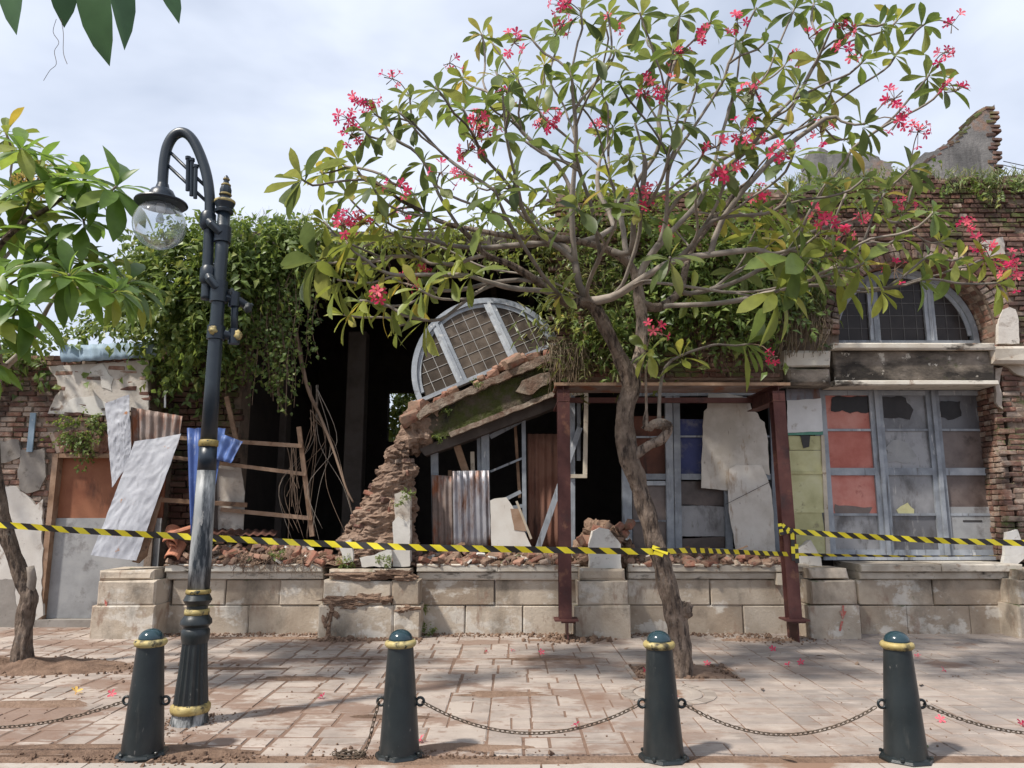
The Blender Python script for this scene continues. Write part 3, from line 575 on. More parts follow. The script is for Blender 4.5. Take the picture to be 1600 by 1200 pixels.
# ------------------------------------------------------------------ half-round windows
def half_round(c, u, v, n, R, root, whole, glass, part='frame'):
    """c centre of the foot, u along it, v up, n towards the street; whole: frame is the part that carries the rest"""
    def P(x, y, o): return c + u * x + v * y + n * o
    b = MB(); k = 40; w = .075
    for i in range(k):
        a0, a1 = math.pi * i / k, math.pi * (i + 1) / k
        f = []
        for o in (.05, -.05):
            f.append([P(math.cos(a0) * (R - w), math.sin(a0) * (R - w), o), P(math.cos(a0) * R, math.sin(a0) * R, o), P(math.cos(a1) * R, math.sin(a1) * R, o), P(math.cos(a1) * (R - w), math.sin(a1) * (R - w), o)])
        b.prism(f[0], f[1], r=.4)
    for i in range(k):                       # inner casement ring
        a0, a1 = math.pi * i / k, math.pi * (i + 1) / k
        if math.sin(a0) < .08 and math.sin(a1) < .08: continue
        f = []
        for o in (.02, -.03):
            f.append([P(math.cos(a0) * (R - w - .055), math.sin(a0) * (R - w - .055), o), P(math.cos(a0) * (R - w - .002), math.sin(a0) * (R - w - .002), o), P(math.cos(a1) * (R - w - .002), math.sin(a1) * (R - w - .002), o), P(math.cos(a1) * (R - w - .055), math.sin(a1) * (R - w - .055), o)])
        b.prism(f[0], f[1], r=.6)
    fm = 'bluewood' if whole else 'palebluewood'; frame = b.build(part, fm, root)
    up = frame if whole else root
    def boxl(x0, x1, y0, y1, o0, o1, name, m=fm):
        q = MB(); q.hexa([P(x0, y0, o0), P(x1, y0, o0), P(x1, y0, o1), P(x0, y0, o1), P(x0, y1, o0), P(x1, y1, o0), P(x1, y1, o1), P(x0, y1, o1)]); return q.build(name, m, up)
    boxl(-R, R, -.055, -.001, .055, -.055, 'bottom_rail')
    xm = .40
    for s in (-1, 1):
        top = math.sqrt((R - w) ** 2 - xm * xm) + .02
        boxl(s * xm - .075, s * xm - .006, 0, top - s * .012, .04, -.04, 'mullion'); boxl(s * xm + .006, s * xm + .075, 0, top - .01, .034, -.04, 'mullion'); boxl(s * xm - .02, s * xm + .02, 0, top, .055, .042, 'cover_strip')
    segs = [(-R + w + .05, -xm - .075), (-xm + .075, xm - .075), (xm + .075, R - w - .05)]; ri = R - w - .04
    for x0, x1 in segs:
        k2 = 12; q = MB(); lo = [(x0 + (x1 - x0) * i / k2) for i in range(k2 + 1)]
        pts = [P(x0, 0, 0), P(x1, 0, 0)] + [P(x, math.sqrt(max(.0004, ri * ri - x * x)), 0) for x in lo[::-1]]
        q.prism(pts, [p - n * .006 for p in pts]); q.build('pane', glass, up)
        q = MB(); step = .185 if whole else .165; t = x0 + step * .9
        while t < x1 - .03:
            h = math.sqrt(max(0, ri * ri - t * t)); q.bar(P(t, 0, .004), P(t, h, .004), .007, .006, side=n); t += step
        y = step
        while y < ri:
            m = math.sqrt(max(0, ri * ri - y * y)); a, e = max(x0, -m), min(x1, m)
            if e - a > .02: q.bar(P(a, y, .0045), P(e, y, .0045), .007, .006, side=n)
            y += step
        if q.v: q.build('lead_came', 'darklead' if whole else 'lead', up)
    return frame
NF = Vector((0, -1, 0))
half_round(Vector((XC, YW + .43, ZC + .01)), Vector((1, 0, 0)), Vector((0, 0, 1)), NF, 1.06, facade, True, 'darkglass', 'arched_window')
# ------------------------------------------------------------------ three-leaf glazed shopfront in the right bay
xa, xb = X(1286, YD, 740) + .0, X(1556, YD, 740); zb, zt = .875, Z(607, YD)
b = MB(); b.box(xa - .10, xb + .12, YD - .06, YD + .06, zt - .02, zt + .11); b.box(xa - .09, xa - .004, YD - .05, YD + .05, zb, zt - .022); b.box(xb + .004, xb + .12, YD - .07, YD + .05, zb, zt - .022)
b.box(xa - .1, xb + .12, YD - .07, YD + .06, zb - .012, zb + .03)
front = b.build('shopfront', 'bluewood', facade)
LW = (xb - xa) / 3
rows = [Z(618, YD), Z(672, YD), Z(737, YD), Z(804, YD), zb + .10]
fill = [['redcloth', 'redcloth', 'redcloth', 'greypane'], ['greypane', 'greypane', 'greypane', 'greypane'], ['greypane', 'brownpane', 'brownpane', None]]
for k in range(3):
    l0, l1 = xa + LW * k + .008, xa + LW * (k + 1) - .008; sw = .085
    q = MB()
    for a, c in ((l0, l0 + sw), (l1 - sw, l1)): q.box(a, c, YD - .03, YD + .03, zb + .035, zt - .03, r=rnd())
    q.box(l0 + sw, l1 - sw, YD - .028, YD + .028, zt - .10, zt - .032); q.box(l0 + sw, l1 - sw, YD - .028, YD + .028, rows[2] - .05, rows[2] + .05); q.box(l0 + sw, l1 - sw, YD - .028, YD + .028, zb + .036, zb + .12)
    for z in (rows[1], rows[3]): q.box(l0 + sw, l1 - sw, YD - .02, YD + .02, z - .016, z + .016)
    q.build('door_leaf', 'bluewood', front)
    if k < 2:
        q = MB(); q.box(l1 - .02, l1 + .036, YD - .062, YD - .033, zb + .04, zt - .03); q.build('cover_strip', 'bluewood', front)
    tops = [zt - .10, rows[1] - .016, rows[2] - .05, rows[3] - .016]; bots = [rows[1] + .016, rows[2] + .05, rows[3] + .016, zb + .12]
    for r in range(4):
        if fill[k][r] is None:
            q = MB(); q.box(l0 + sw, l1 - sw, YD - .012, YD + .012, bots[r], tops[r] + .12); q.build('door_panel', 'plygrey', front)
            q = MB(); xm = (l0 + l1) / 2; q.box(xm - .13, xm + .13, YD - .018, YD - .013, tops[r] - .08, tops[r] - .06); q.build('letter_slot', 'black', front)
            q = MB(); q.lathe(Vector((l1 - sw * .4, YD - .03, tops[r] - .22)), [(.02, 0), (.026, .012), (.03, .04), (.02, .055), (.002, .058)], n=12, tilt=Matrix.Rotation(R_(90), 3, 'X')); q.build('door_knob', 'iron', front, smooth=True)
            continue
        q = MB(); q.box(l0 + sw - .01, l1 - sw + .01, YD + .004, YD + .010, bots[r], tops[r])
        q.build('pane', fill[k][r], front)
# torn cloth and paper behind and on the broken panes
def rag_patch(poly, Y, m, nm, seed): slab_px(poly, Y, .003, nm, m, facade, rag=.04, seed=seed)
rag_patch([(1300, 619), (1360, 619), (1362, 645), (1300, 643)], YD - .004, 'darkglass', 'broken_pane', 1)
rag_patch([(1304, 788), (1362, 795), (1356, 803), (1305, 803)], YD - .004, 'brownpane', 'broken_pane', 2)
rag_patch([(1378, 619), (1415, 620), (1425, 640), (1423, 655), (1380, 652)], YD - .004, 'darkglass', 'broken_pane', 3)
rag_patch([(1470, 628), (1500, 626), (1502, 650), (1490, 655), (1468, 652)], YD - .004, 'darkglass', 'broken_pane', 4)
rag_patch([(1384, 698), (1402, 686), (1418, 692), (1432, 712), (1424, 722), (1386, 722)], YD - .004, 'plygrey', 'torn_paper', 5)
rag_patch([(1402, 796), (1418, 788), (1430, 797), (1428, 803), (1404, 803)], YD - .004, 'cream', 'torn_paper', 6)
# cream boards between steel post and shopfront
cb = thing('cream_boarding', (X(1262, YD - .1, 850), YD - .1, .9), 'cream painted boards under a pale sheet, closing the gap beside the red-curtained shopfront', 'boarding')
ybb = YD - .14
for (t, l) in ((681, 703), (704, 738), (740, 797), (800, 868)):
    slab_px([(1232, t), (1284, t), (1288 + (l - 730) * .04, l), (1234, l)], ybb + ru(-.006, .006), .02, 'board', 'cream', cb, rag=.003, seed=t)
for y in (738, 798): slab_px([(1230, y - 2), (1288, y - 2), (1288, y + 3), (1230, y + 3)], ybb - .014, .012, 'batten', 'cream', cb)
slab_px([(1230, 626), (1283, 622), (1286, 674), (1231, 676)], ybb - .03, .006, 'pale_sheet', 'white', cb, rag=.01, seed=8)
slab_px([(1228, 604), (1280, 606), (1282, 624), (1229, 626)], ybb - .01, .02, 'top_board', 'galvan', cb, rag=.006, seed=9)
slab_px([(1231, 674), (1286, 673), (1286, 679), (1231, 680)], ybb - .02, .02, 'green_batten', M('greenpaint', [(.1, .26, .2), (.16, .34, .27)], scale=5), cb)
slab_px([(1283, 680), (1288, 680), (1298, 868), (1291, 868)], ybb - .02, .03, 'green_batten', 'paletimber', cb)
slab_px([(1250, 680), (1266, 681), (1264, 698), (1256, 700)], ybb - .008, .006, 'hole_cover', 'black', cb, rag=.01, seed=2)
slab_px([(1248, 858), (1268, 844), (1283, 872), (1284, 884), (1246, 884)], YD - .5, .12, 'plaster_lump', 'whiteplaster', cb, rag=.02, seed=12)
# ------------------------------------------------------------------ ruined gables behind
def ruin(name, poly, Y, th, label, edge=None):
    t = thing(name, V(sum(p[0] for p in poly) / len(poly), max(p[1] for p in poly), Y), label, 'wall')
    pts = ragged([V(x, y, Y) for x, y in poly], .07, .10, 3); q = MB(); q.prism(pts, [p + Vector((0, th, 0)) for p in pts]); q.build('plastered_wall', 'ruinplaster', t)
    return t
rg = ruin('ruined_gable', [(1425, 300), (1425, 258), (1470, 228), (1488, 222), (1515, 190), (1540, 168), (1551, 163), (1556, 300)], 12.5, .35, 'tall triangular remnant of a plastered gable with toothed brick edge above the facade')
it = []
for y in range(168, 290, 7):
    p = V(1551 + (y - 165) * .045, y, 12.48); it.append((random.choice(BRICKS['mossbrick']), (p.x + (.045 if (y // 7) % 3 else -.03) + ru(-.02, .02), 12.66, p.z), (0, ru(-.05, .05), ru(-.04, .04)), (.17, .36, .066)))
for x, y in [(1428 + i * 9, 258 - i * 5.6) for i in range(5)] + [(1474 + i * 8, 226 - i * 3) for i in range(3)] + [(1492 + i * 6, 216 - i * 7) for i in range(8)]:
    p = V(x, y + 5, 12.5); it.append((random.choice(BRICKS['mossbrick']), (p.x, 12.67, p.z), (0, ru(-.7, -.2), 0), (.17, .34, .07)))
lay(it, 'brick', rg)
ruin('ruined_wall', [(1258, 310), (1264, 250), (1266, 236), (1284, 232), (1296, 240), (1318, 236), (1330, 245), (1345, 238), (1362, 240), (1378, 250), (1392, 256), (1398, 268), (1402, 310)], 12.2, .4, 'low lump of grey ruined wall showing over the vegetation on the facade top')
# ------------------------------------------------------------------ left wall with the boarded doorway
lw = thing('side_wall', (X(120, YL, 950), YL, 0), 'crumbling brick and plaster wall with a boarded doorway under a mossy flat brick arch', 'wall')
dx0, dx1, dz1 = X(70, YL, 850), X(236, YL, 850), Z(709, YL)
lx0, lx1, lz1 = -9.0, X(234, YL, 600), Z(556, YL)
b = MB()
b.box(lx0, dx0, YL + .03, YL + .5, -.1, lz1, r=.5); b.box(dx0 + .001, lx1, YL + .03, YL + .5, dz1, lz1 - .002, r=.5); b.box(dx1, lx1 + .1, YL + .031, YL + .5, -.1, dz1 - .002, r=.5)
b.build('wall_core', 'mortar', lw)
def in_left(x, z):
    if z > lz1 + .04 * nz((x, z, 0), 3) or x > lx1 - .04: return False
    if dx0 - .08 < x < dx1 and z < dz1 + .03: return False
    if dx0 - .1 < x < X(205, YL, 690) and z < Z(668, YL): return False
    return True
it = brick_items('brick', X(-20, YL, 700), lx1, Z(800, YL), lz1, YL, in_left, rough=.016)
for k in range(18):                        # flat arch of bricks on edge, fanned
    t = k / 17; x = dx0 + .0 + (X(205, YL, 690) - dx0) * t; a = (t - .5) * .9
    it.append((random.choice(BRICKS['brick']), (x, YL + .03 + ru(-.02, .012), dz1 + .17 + ru(-.01, .01)), (0, a, 0), (.062, .12, .29)))
lay(it, 'brick', lw)
lay(brick_items('brick', X(-60, YL, 700), dx0 - .1, 0, Z(800, YL), YL + .012, in_left), 'brick', lw, 0)
for poly, m, s in (([(76, 573), (232, 562), (232, 640), (205, 640), (170, 648), (130, 645), (75, 647), (82, 625), (92, 612), (88, 590)], 'plaster', 1),
                   ([(88, 636), (115, 622), (150, 620), (172, 632), (170, 649), (120, 645), (74, 648)], 'whiteplaster', 2),
                   ([(140, 575), (160, 568), (176, 590), (174, 610), (160, 607), (155, 588), (140, 586)], 'whiteplaster', 3),
                   ([(31, 703), (68, 700), (72, 745), (60, 765), (42, 770), (28, 760)], 'greyplaster', 4),
                   ([(-40, 690), (30, 688), (33, 715), (8, 724), (-40, 724)], 'greyplaster', 5),
                   ([(-40, 760), (25, 761), (42, 775), (55, 790), (66, 780), (66, 960), (40, 990), (-40, 992)], 'whiteplaster', 6),
                   ([(-40, 905), (22, 905), (26, 950), (24, 990), (-40, 992)], 'greyplaster', 7)):
    slab_px(poly, YL - .006 - s * .004, .045, 'plaster_patch', m, lw, rag=.03, seed=s)
b = MB(); b.box(dx0 - .005, dx0 + .07, YL - .02, YL + .14, 0, dz1); b.box(dx0 + .071, dx1 + .1, YL - .015, YL + .14, dz1 - .055, dz1 + .004); dfr = b.build('door_frame', 'timber', lw)
zm = Z(812, YL)
b = MB(); b.box(dx0 + .072, dx1 + .08, YL + .10, YL + .125, zm, dz1 - .056); b.build('upper_board', 'plybrown', dfr)
b = MB(); b.box(dx0 + .072, dx1 + .08, YL + .075, YL + .10, .10, zm + .02); b.build('lower_board', 'plygrey', dfr)
b = MB(); b.box(dx0 - .02, dx1 + .1, YL - .06, YL + .2, -.02, .095); b.build('threshold', 'greyplaster', lw)
slab_px([(47, 645), (56, 645), (50, 706), (41, 706)], YL - .05, .02, 'blue_lath', 'fascia', lw)
b = MB(); b.bar(V(258, 606, YL - .02), V(258, 637, YL - .02), .025, .012); b.build('white_strip', 'white', lw)
# shadowed brick return to the right of the doorway, beside the dark room
b = MB(); xr0, xr1, zr = lx1 + .01, X(372, YL + .5, 700), Z(470, YL + .5); b.box(xr0 - .2, xr1, YL + .51, YL + .9, 0, zr, r=.5); b.build('return_core', 'mortar', lw)
lay(brick_items('mossbrick', xr0, xr1, .8, zr, YL + .43, lambda x, z: x < xr1 - .02, bl=.25, bh=.075), 'mossbrick', lw, 0)
# painted sheet along the wall top
fa = patch(V(92, 540, YL - .08), V(246, 534, YL - .05), V(245, 558, YL - .1), V(96, 566, YL - .12), 40, 3, lambda u, v: .012 * math.sin(u * 60) + .03 * nz((u * 3, v, 0), 2)).build('roof_sheet', 'fascia', None, smooth=True)
tag(fa, 'faded blue metal sheet with a rusty patch laid along the side wall top', 'metal sheet')
# ------------------------------------------------------------------ the dark room behind the collapsed front
room = thing('dark_room', (0, 12, .8), 'black gutted interior of the building behind the collapsed front, with one hole to greenery', 'building')
rx0, rx1, ry1, rz1 = X(372, YL + .5, 700), X(1225, 11, 600), 15.0, Z(392, 10.7)
b = MB(); b.box(rx0 - .4, 7.6, 10.4, ry1 + .3, .6, .84); b.build('floor', 'room_shade', room)
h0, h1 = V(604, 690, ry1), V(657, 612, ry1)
b = MB(); b.box(-5, h0.x, ry1, ry1 + .25, .84, 6.0); b.box(h1.x, 7.6, ry1, ry1 + .25, .84, 6.0); b.box(h0.x, h1.x, ry1 + .001, ry1 + .249, .84, h0.z); b.box(h0.x, h1.x, ry1 + .001, ry1 + .249, h1.z, 6.0); b.build('back_wall', 'room_shade', room)
b = MB(); b.box(rx0 - .6, rx0 - .02, YL + .92, ry1, .84, rz1 + .1); b.build('side_partition', 'room_shade', room)
b = MB(); b.box(7.4, 7.6, 10.45, ry1, .84, 6.0); b.build('side_partition', 'room_shade', room)
b = MB(); b.box(rx0 - .6, 7.6, 10.55, ry1 + .3, rz1, rz1 + .16); b.build('roof_deck', 'room_shade', room)
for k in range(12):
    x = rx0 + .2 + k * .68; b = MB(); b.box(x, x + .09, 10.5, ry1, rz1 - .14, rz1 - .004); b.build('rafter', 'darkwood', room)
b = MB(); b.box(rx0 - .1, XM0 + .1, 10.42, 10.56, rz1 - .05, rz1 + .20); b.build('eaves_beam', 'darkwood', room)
for px, w in ((552, 30), (430, 26)):
    b = MB(); x = X(px, 12.6, 700); b.stone(x - .16, x + .16, 12.6, 12.9, .84, 4.6); b.build('column', 'darkwood', room)
# ------------------------------------------------------------------ fallen lintel with the dislodged half-round window on it
yl = YW + .12
fl = thing('fallen_lintel', V(760, 640, yl), 'tilted moss-stained lintel that has dropped at one end, carrying the dislodged half-round window', 'beam')
def lint(name, poly, y0, y1, m, rag=0, seed=0):
    pts = [V(x, y, y0) for x, y in poly]
    if rag: pts = ragged(pts, .06, rag, seed)
    b = MB(); b.prism(pts, [p + Vector((0, y1 - y0, 0)) for p in pts]); return b.build(name, m, fl)
lint('beam', [(655, 660), (668, 645), (870, 562), (884, 600), (866, 616), (700, 682), (676, 684)], yl, yl + .45, 'mosslintel', .02, 1)
lint('ledge', [(648, 648), (664, 634), (868, 547), (872, 557), (668, 646), (655, 656)], yl - .10, yl + .45, 'dirtysill', .03, 2)
lint('lower_edge', [(700, 676), (868, 610), (870, 617), (704, 683)], yl - .03, yl + .2, 'dirtysill', .014, 3)
lint('timber_plate', [(655, 702), (690, 686), (872, 614), (884, 620), (880, 632), (700, 700), (664, 712)], yl + .06, yl + .4, 'darkwood', .006, 4)
lint('plaster_lump', [(806, 612), (815, 596), (845, 584), (870, 580), (868, 592), (845, 608), (825, 616)], yl - .07, yl + .1, 'dirtysill', .03, 5)
# broken masonry end
b = MB(); k = 0
def lump(b, c, r, seed, amp=.35, n=22, m=30):
    vs = []; c = Vector(c)
    for i in range(n + 1):
        for j in range(m):
            th, ph = math.pi * i / n, 2 * math.pi * j / m; d = Vector((math.sin(th) * math.cos(ph), math.sin(th) * math.sin(ph), math.cos(th)))
            q = 1 + amp * nz(d, 1.6, seed) + amp * .5 * nz(d, 4.2, seed + 3) + amp * .35 * nz(d, 9.5, seed + 6); vs.append(c + Vector((d.x * r[0], d.y * r[1], d.z * r[2])) * q)
    b.add(vs, [(i * m + j, i * m + (j + 1) % m, (i + 1) * m + (j + 1) % m, (i + 1) * m + j) for i in range(n) for j in range(m)])
lump(b, V(652, 672, yl + .2), (.24, .26, .30), 4, .5); lump(b, V(672, 655, yl + .2), (.2, .2, .2), 6, .5); lump(b, V(640, 690, yl + .2), (.15, .2, .17), 8, .5)
b.build('broken_end', 'earthbrick', fl)
for x, y, s in ((700, 613, .10), (708, 606, .09), (692, 618, .08), (760, 590, .08), (770, 580, .1), (790, 568, .11), (800, 562, .16), (812, 561, .13), (842, 572, .12), (852, 565, .12), (835, 553, .11), (780, 572, .1), (655, 632, .16), (664, 640, .14), (640, 650, .16), (684, 622, .07), (745, 594, .06), (752, 587, .06), (858, 548, .09)):
    piece('brick_fragment', random.choice(CHUNKS['freshbrick']), fl, V(x, y + 4, yl - .04 + ru(0, .15)), (ru(-.4, .4), ru(-.6, .2), ru(-.6, .6)), (s * 1.7, s * 1.4, s))
wA, wB = V(652, 628, yl + .12), V(872, 534, yl + .22); uu = (wB - wA).normalized(); cc = (wA + wB) / 2 + Vector((0, .02, .02))
nn = Vector((-.03, -1, .10)); nn = (nn - uu * nn.dot(uu)).normalized(); vv = nn.cross(uu); vv = vv if vv.z > 0 else -vv
fw = thing('arched_window', cc, 'dislodged half-round leaded window with pale blue frame tilted on the fallen lintel', 'window')
half_round(cc, uu, vv, nn, (wB - wA).length / 2, fw, False, 'dustglass')
# ------------------------------------------------------------------ collapsed masonry pier and pier stubs
cp = thing('collapsed_pier', V(590, 880, YW), 'jagged slope of crumbling brick and earth left of the tilted window', 'rubble')
prof = [(526, 872), (528, 845), (545, 815), (560, 792), (572, 770), (588, 740), (600, 712), (612, 697), (625, 690), (640, 716), (648, 730), (648, 765), (646, 800), (645, 872)]
def pier_w(z):      # left and right edge of the heap at height z
    pts = [V(x, y, YW) for x, y in prof]; L = [p for p in pts[:9]]; Rr = [p for p in pts[8:]]
    def at(a, z):
        a = sorted(a, key=lambda p: p.z)
        if z <= a[0].z: return a[0].x
        for p, q in zip(a, a[1:]):
            if p.z <= z <= q.z: return p.x + (q.x - p.x) * (z - p.z) / max(1e-6, q.z - p.z)
        return a[-1].x
    return at(L, z), at(Rr, z)
ztop = V(625, 690, YW).z; nv, nu = 70, 54; vs = []
for j in range(nv + 1):
    z = .84 + (ztop - .84) * j / nv; a, c = pier_w(z)
    for i in range(nu):
        ang = 2 * math.pi * i / nu; x = (a + c) / 2 + math.cos(ang) * (c - a) / 2; y = YW + .12 + math.sin(ang) * (.36 * (1 - .6 * j / nv))
        q = Vector((x, y, z)); d = .09 * nz(q, 4, 2) + .06 * nz((q.x * .7, q.y * .7, q.z * 1.6), 9, 5) + .045 * nz((q.x * .7, q.y, q.z * 1.7), 19, 1) + .02 * nz(q, 44, 4); vs.append(q + Vector((math.cos(ang) * d, math.sin(ang) * d, .02 * nz(q, 12, 9))))
b = MB(); b.add(vs, [(j * nu + i, j * nu + (i + 1) % nu, (j + 1) * nu + (i + 1) % nu, (j + 1) * nu + i) for j in range(nv) for i in range(nu)] + [tuple(nv * nu + i for i in range(nu))])
b.build('earth_core', 'earthbrick', cp)
z = .9; rr = 0
while z < ztop - .05:
    a, c = pier_w(z); x = a - .03 + ru(0, .08); t = (z - .84) / (ztop - .84)
    while x < c - .05:
        w = ru(.07, .17); m = 'mossbrick' if t < .28 else 'freshbrick' if rnd() < .35 else 'brick'
        if rnd() > .12 + .15 * t:
            f = (x + w / 2 - (a + c) / 2) / ((c - a) / 2 + .01); y = YW + .12 - .36 * (1 - .6 * t) * math.sqrt(max(.05, 1 - f * f)) + ru(-.01, .045)
            piece('brick', random.choice(BRICKS[m] if rnd() < .3 else CHUNKS['earthbrick']), cp, (x + w / 2, y + .05, z), (ru(-.5, .5), ru(-.35, .35), ru(-.8, .8)), (w, .12, ru(.04, .075)))
        x += w + ru(.0, .06)
    z += .07; rr += 1
slab_px([(616, 772), (628, 768), (641, 775), (640, 815), (628, 822), (617, 812)], YW - .30, .14, 'plaster_remnant', 'plaster', cp, rag=.015, seed=1)
slab_px([(614, 815), (622, 806), (634, 815), (641, 812), (640, 885), (614, 885)], YW - .34, .18, 'plaster_remnant', 'whiteplaster', cp, rag=.015, seed=2)
slab_px([(530, 850), (548, 842), (552, 876), (536, 880)], YW - .38, .08, 'plaster_remnant', 'whiteplaster', cp, rag=.02, seed=3)
slab_px([(562, 872), (585, 868), (610, 856), (612, 886), (565, 886)], YW - .42, .08, 'plaster_remnant', 'whiteplaster', cp, rag=.02, seed=4)
ps = thing('pier_stub', V(940, 885, YW - .2), 'broken white plastered pier stub topped with earth and brick between the steel posts', 'rubble')
slab_px([(922, 890), (921, 850), (927, 830), (938, 824), (952, 828), (962, 840), (970, 850), (971, 890)], YP + .15, .25, 'plaster_face', 'whiteplaster', ps, rag=.012, seed=5)
b = MB(); lump(b, V(932, 838, YW - .02), (.20, .2, .20), 3, .5); lump(b, V(955, 845, YW), (.17, .2, .16), 7, .5); lump(b, V(915, 870, YW), (.16, .2, .22), 9, .5); lump(b, V(978, 868, YW), (.13, .18, .2), 12, .5)
b.build('earth', 'soil', ps)
for k in range(26):
    piece('brick_fragment', random.choice(CHUNKS['freshbrick']), ps, V(ru(908, 985), ru(815, 870), YW - ru(.1, .25)) + Vector((0, 0, -.03)), (ru(-1, 1), ru(-1, 1), ru(-2, 2)), (ru(.08, .16), ru(.08, .13), ru(.05, .09)))
# ------------------------------------------------------------------ rubble along the plinth top
def heap(name, a, c, h, label, nb, seed, over=0):
    x0, x1 = X(a, YR, 870), X(c, YR, 870); t = thing(name, ((x0 + x1) / 2, YR, .86), label, 'rubble', 'rubble heaps along the plinth')
    nx, ny = max(8, int((x1 - x0) / .05)), 16; vs = []
    def hz(x, y):
        u = (x - x0) / (x1 - x0); v = (y - (YR - .12)) / .9; e = min(1, u * 6, (1 - u) * 6)
        base = h * e * min(1, max(0, v) * 2.6) * (.65 + .5 * nz((x, y, 0), 2.1, seed)) + .05 * nz((x, y, 0), 7, seed) + .025 * nz((x, y, 0), 17, seed)
        return zs[4] - .015 + max(-.02, base)
    for j in range(ny + 1):
        for i in range(nx + 1):
            x, y = x0 + (x1 - x0) * i / nx, YR - .10 + .9 * j / ny; vs.append((x, y, hz(x, y)))
    b = MB(); b.add(vs, [(j * (nx + 1) + i, j * (nx + 1) + i + 1, (j + 1) * (nx + 1) + i + 1, (j + 1) * (nx + 1) + i) for j in range(ny) for i in range(nx)]); b.build('earth', 'soil', t)
    for k in range(nb):
        x, y = ru(x0 + .05, x1 - .05), YR - .06 + .55 * rnd() ** 1.4; s = ru(.035, .10) * (1.3 if rnd() < .2 else 1)
        piece('brick_fragment', random.choice(CHUNKS['freshbrick' if rnd() < .5 else 'brick' if rnd() < .3 else 'earthbrick']), t, (x, y, hz(x, y) + s * .2), (ru(-.8, .8), ru(-.8, .8), ru(-3, 3)), (s * ru(1.1, 1.9), s * 1.1, s * ru(.55, .9)))
    for k in range(nb // 9):
        x, y = ru(x0 + .1, x1 - .1), YR - .04 + .45 * rnd(); piece('brick', random.choice(BRICKS['freshbrick']), t, (x, y, hz(x, y) + .03), (ru(-.5, .5), ru(-.5, .5), ru(-3, 3)), (.22, .11, .055))
        x, y = ru(x0 + .1, x1 - .1), YR - .04 + .45 * rnd(); b = MB(); s_ = ru(.06, .13); pl3 = [Vector((math.cos(a) * s_ * ru(.5, 1), math.sin(a) * s_ * ru(.5, 1), 0)) for a in [i * 2 * math.pi / 7 for i in range(7)]]
        b.prism([p + Vector((0, 0, .012)) for p in pl3], [p - Vector((0, 0, .012)) for p in pl3]); o = b.build('plaster_scrap', random.choice(('plaster', 'whiteplaster', 'greyplaster')), t); o.location = (x, y, hz(x, y) + .025); o.rotation_euler = (ru(-.8, .8), ru(-.6, .6), ru(-3, 3))
        if k % 2 == 0:
            x, y = ru(x0 + .15, x1 - .3), YR + .02 + .4 * rnd(); b = MB(); b.bar((x, y, hz(x, y) + .02), (x + ru(.15, .4), y + ru(-.12, .12), hz(x, y) + ru(.03, .18)), ru(.015, .04), .015); b.build('splinter', 'timber', t)
    cr = []
    for k in range(nb * 5):
        x, y = ru(x0, x1), YR - .09 + .6 * rnd(); s = ru(.012, .04); cr.append((random.choice(STONES), (x, y, hz(x, y)), (ru(-2, 2), ru(-2, 2), ru(-2, 2)), (s, s, s * .8)))
    merge_pieces('crumbs', cr, 'soil', t)
    return t
heap('rubble_heap', 262, 545, .20, 'heap of broken red bricks and root-bound earth behind the lamp post', 150, 3)
heap('rubble_heap', 645, 905, .13, 'heap of broken red bricks below the tilted window and grey tin sheet', 120, 8)
heap('rubble_heap', 978, 1255, .10, 'heap of broken red bricks on the ledge under the white boards', 90, 13)
heap('rubble_heap', 505, 650, .07, 'earth and brick crumbs spilling over the middle plinth pier', 14, 17)
# roots hanging over the ledge
ro = thing('root_mat', V(420, 880, YR - .1), 'mat of thin roots hanging over the ledge behind the lamp post', 'roots')
b = MB()
for k in range(70):
    x = ru(375, 500); p = V(x, ru(862, 876), YR - .02); pts = [p]
    for j in range(5): p = p + Vector((ru(-.05, .04), -.035 + ru(-.02, .02) if j < 3 else ru(-.005, .01), -ru(.015, .055))); p.y = min(p.y, YR - .1 if j > 1 else 99); pts.append(p)
    b.tube(pts, [.005, .0045, .004, .0035, .003, .002], 4)
b.build('roots', 'drytwig', ro); tag(ro.children[0], kind='stuff')
# mud stuck on the middle pier
md = thing('mud_patch', V(570, 940, YP), 'wet brown mud clinging to the middle plinth pier', 'mud')
b = MB()
for (x, y, rx, rz) in ((530, 938, .22, .05), (570, 935, .2, .06), (600, 937, .16, .05), (635, 950, .14, .04), (520, 955, .08, .12), (548, 946, .2, .04), (512, 975, .06, .14), (560, 900, .3, .05), (610, 897, .22, .045), (630, 902, .14, .05)):
    lump(b, V(x, y, YP + .015), (rx, .05, rz), x, .7, 16, 26)
b.build('mud', 'soil', md)
# ------------------------------------------------------------------ middle bay, left half: broken frames and tin
fr = thing('broken_shopfront', V(770, 870, YD), 'wrecked grey shopfront frame with empty openings under the fallen lintel', 'window frame')
def bars(name, lst, m, parent, Y=YD):
    for (x0, y0, x1, y1, w, d, *o) in lst:
        yy = Y + (o[0] if o else 0); b = MB(); b.bar(V(x0, y0, yy), V(x1, y1, yy), w, d); b.build(name, o[1] if len(o) > 1 else m, parent)
bars('post', [(679, 705, 682, 872, .10, .08), (758, 672, 760, 860, .11, .08), (748, 675, 751, 860, .05, .06, .06), (818, 652, 820, 860, .055, .07)], 'bluewood', fr)
bars('rail', [(766, 683, 817, 656, .06, .06, .012), (766, 737, 816, 716, .028, .03, .012), (774, 788, 814, 768, .05, .04, -.02), (792, 795, 818, 790, .05, .04, .01), (805, 665, 812, 778, .04, .04, .05, 'timber')], 'bluewood', fr)
bars('splintered_stud', [(712, 690, 728, 738, .10, .07, -.03), (738, 706, 739, 740, .055, .05, .03, 'paletimber'), (703, 735, 706, 860, .05, .05, .05)], 'timber', fr)
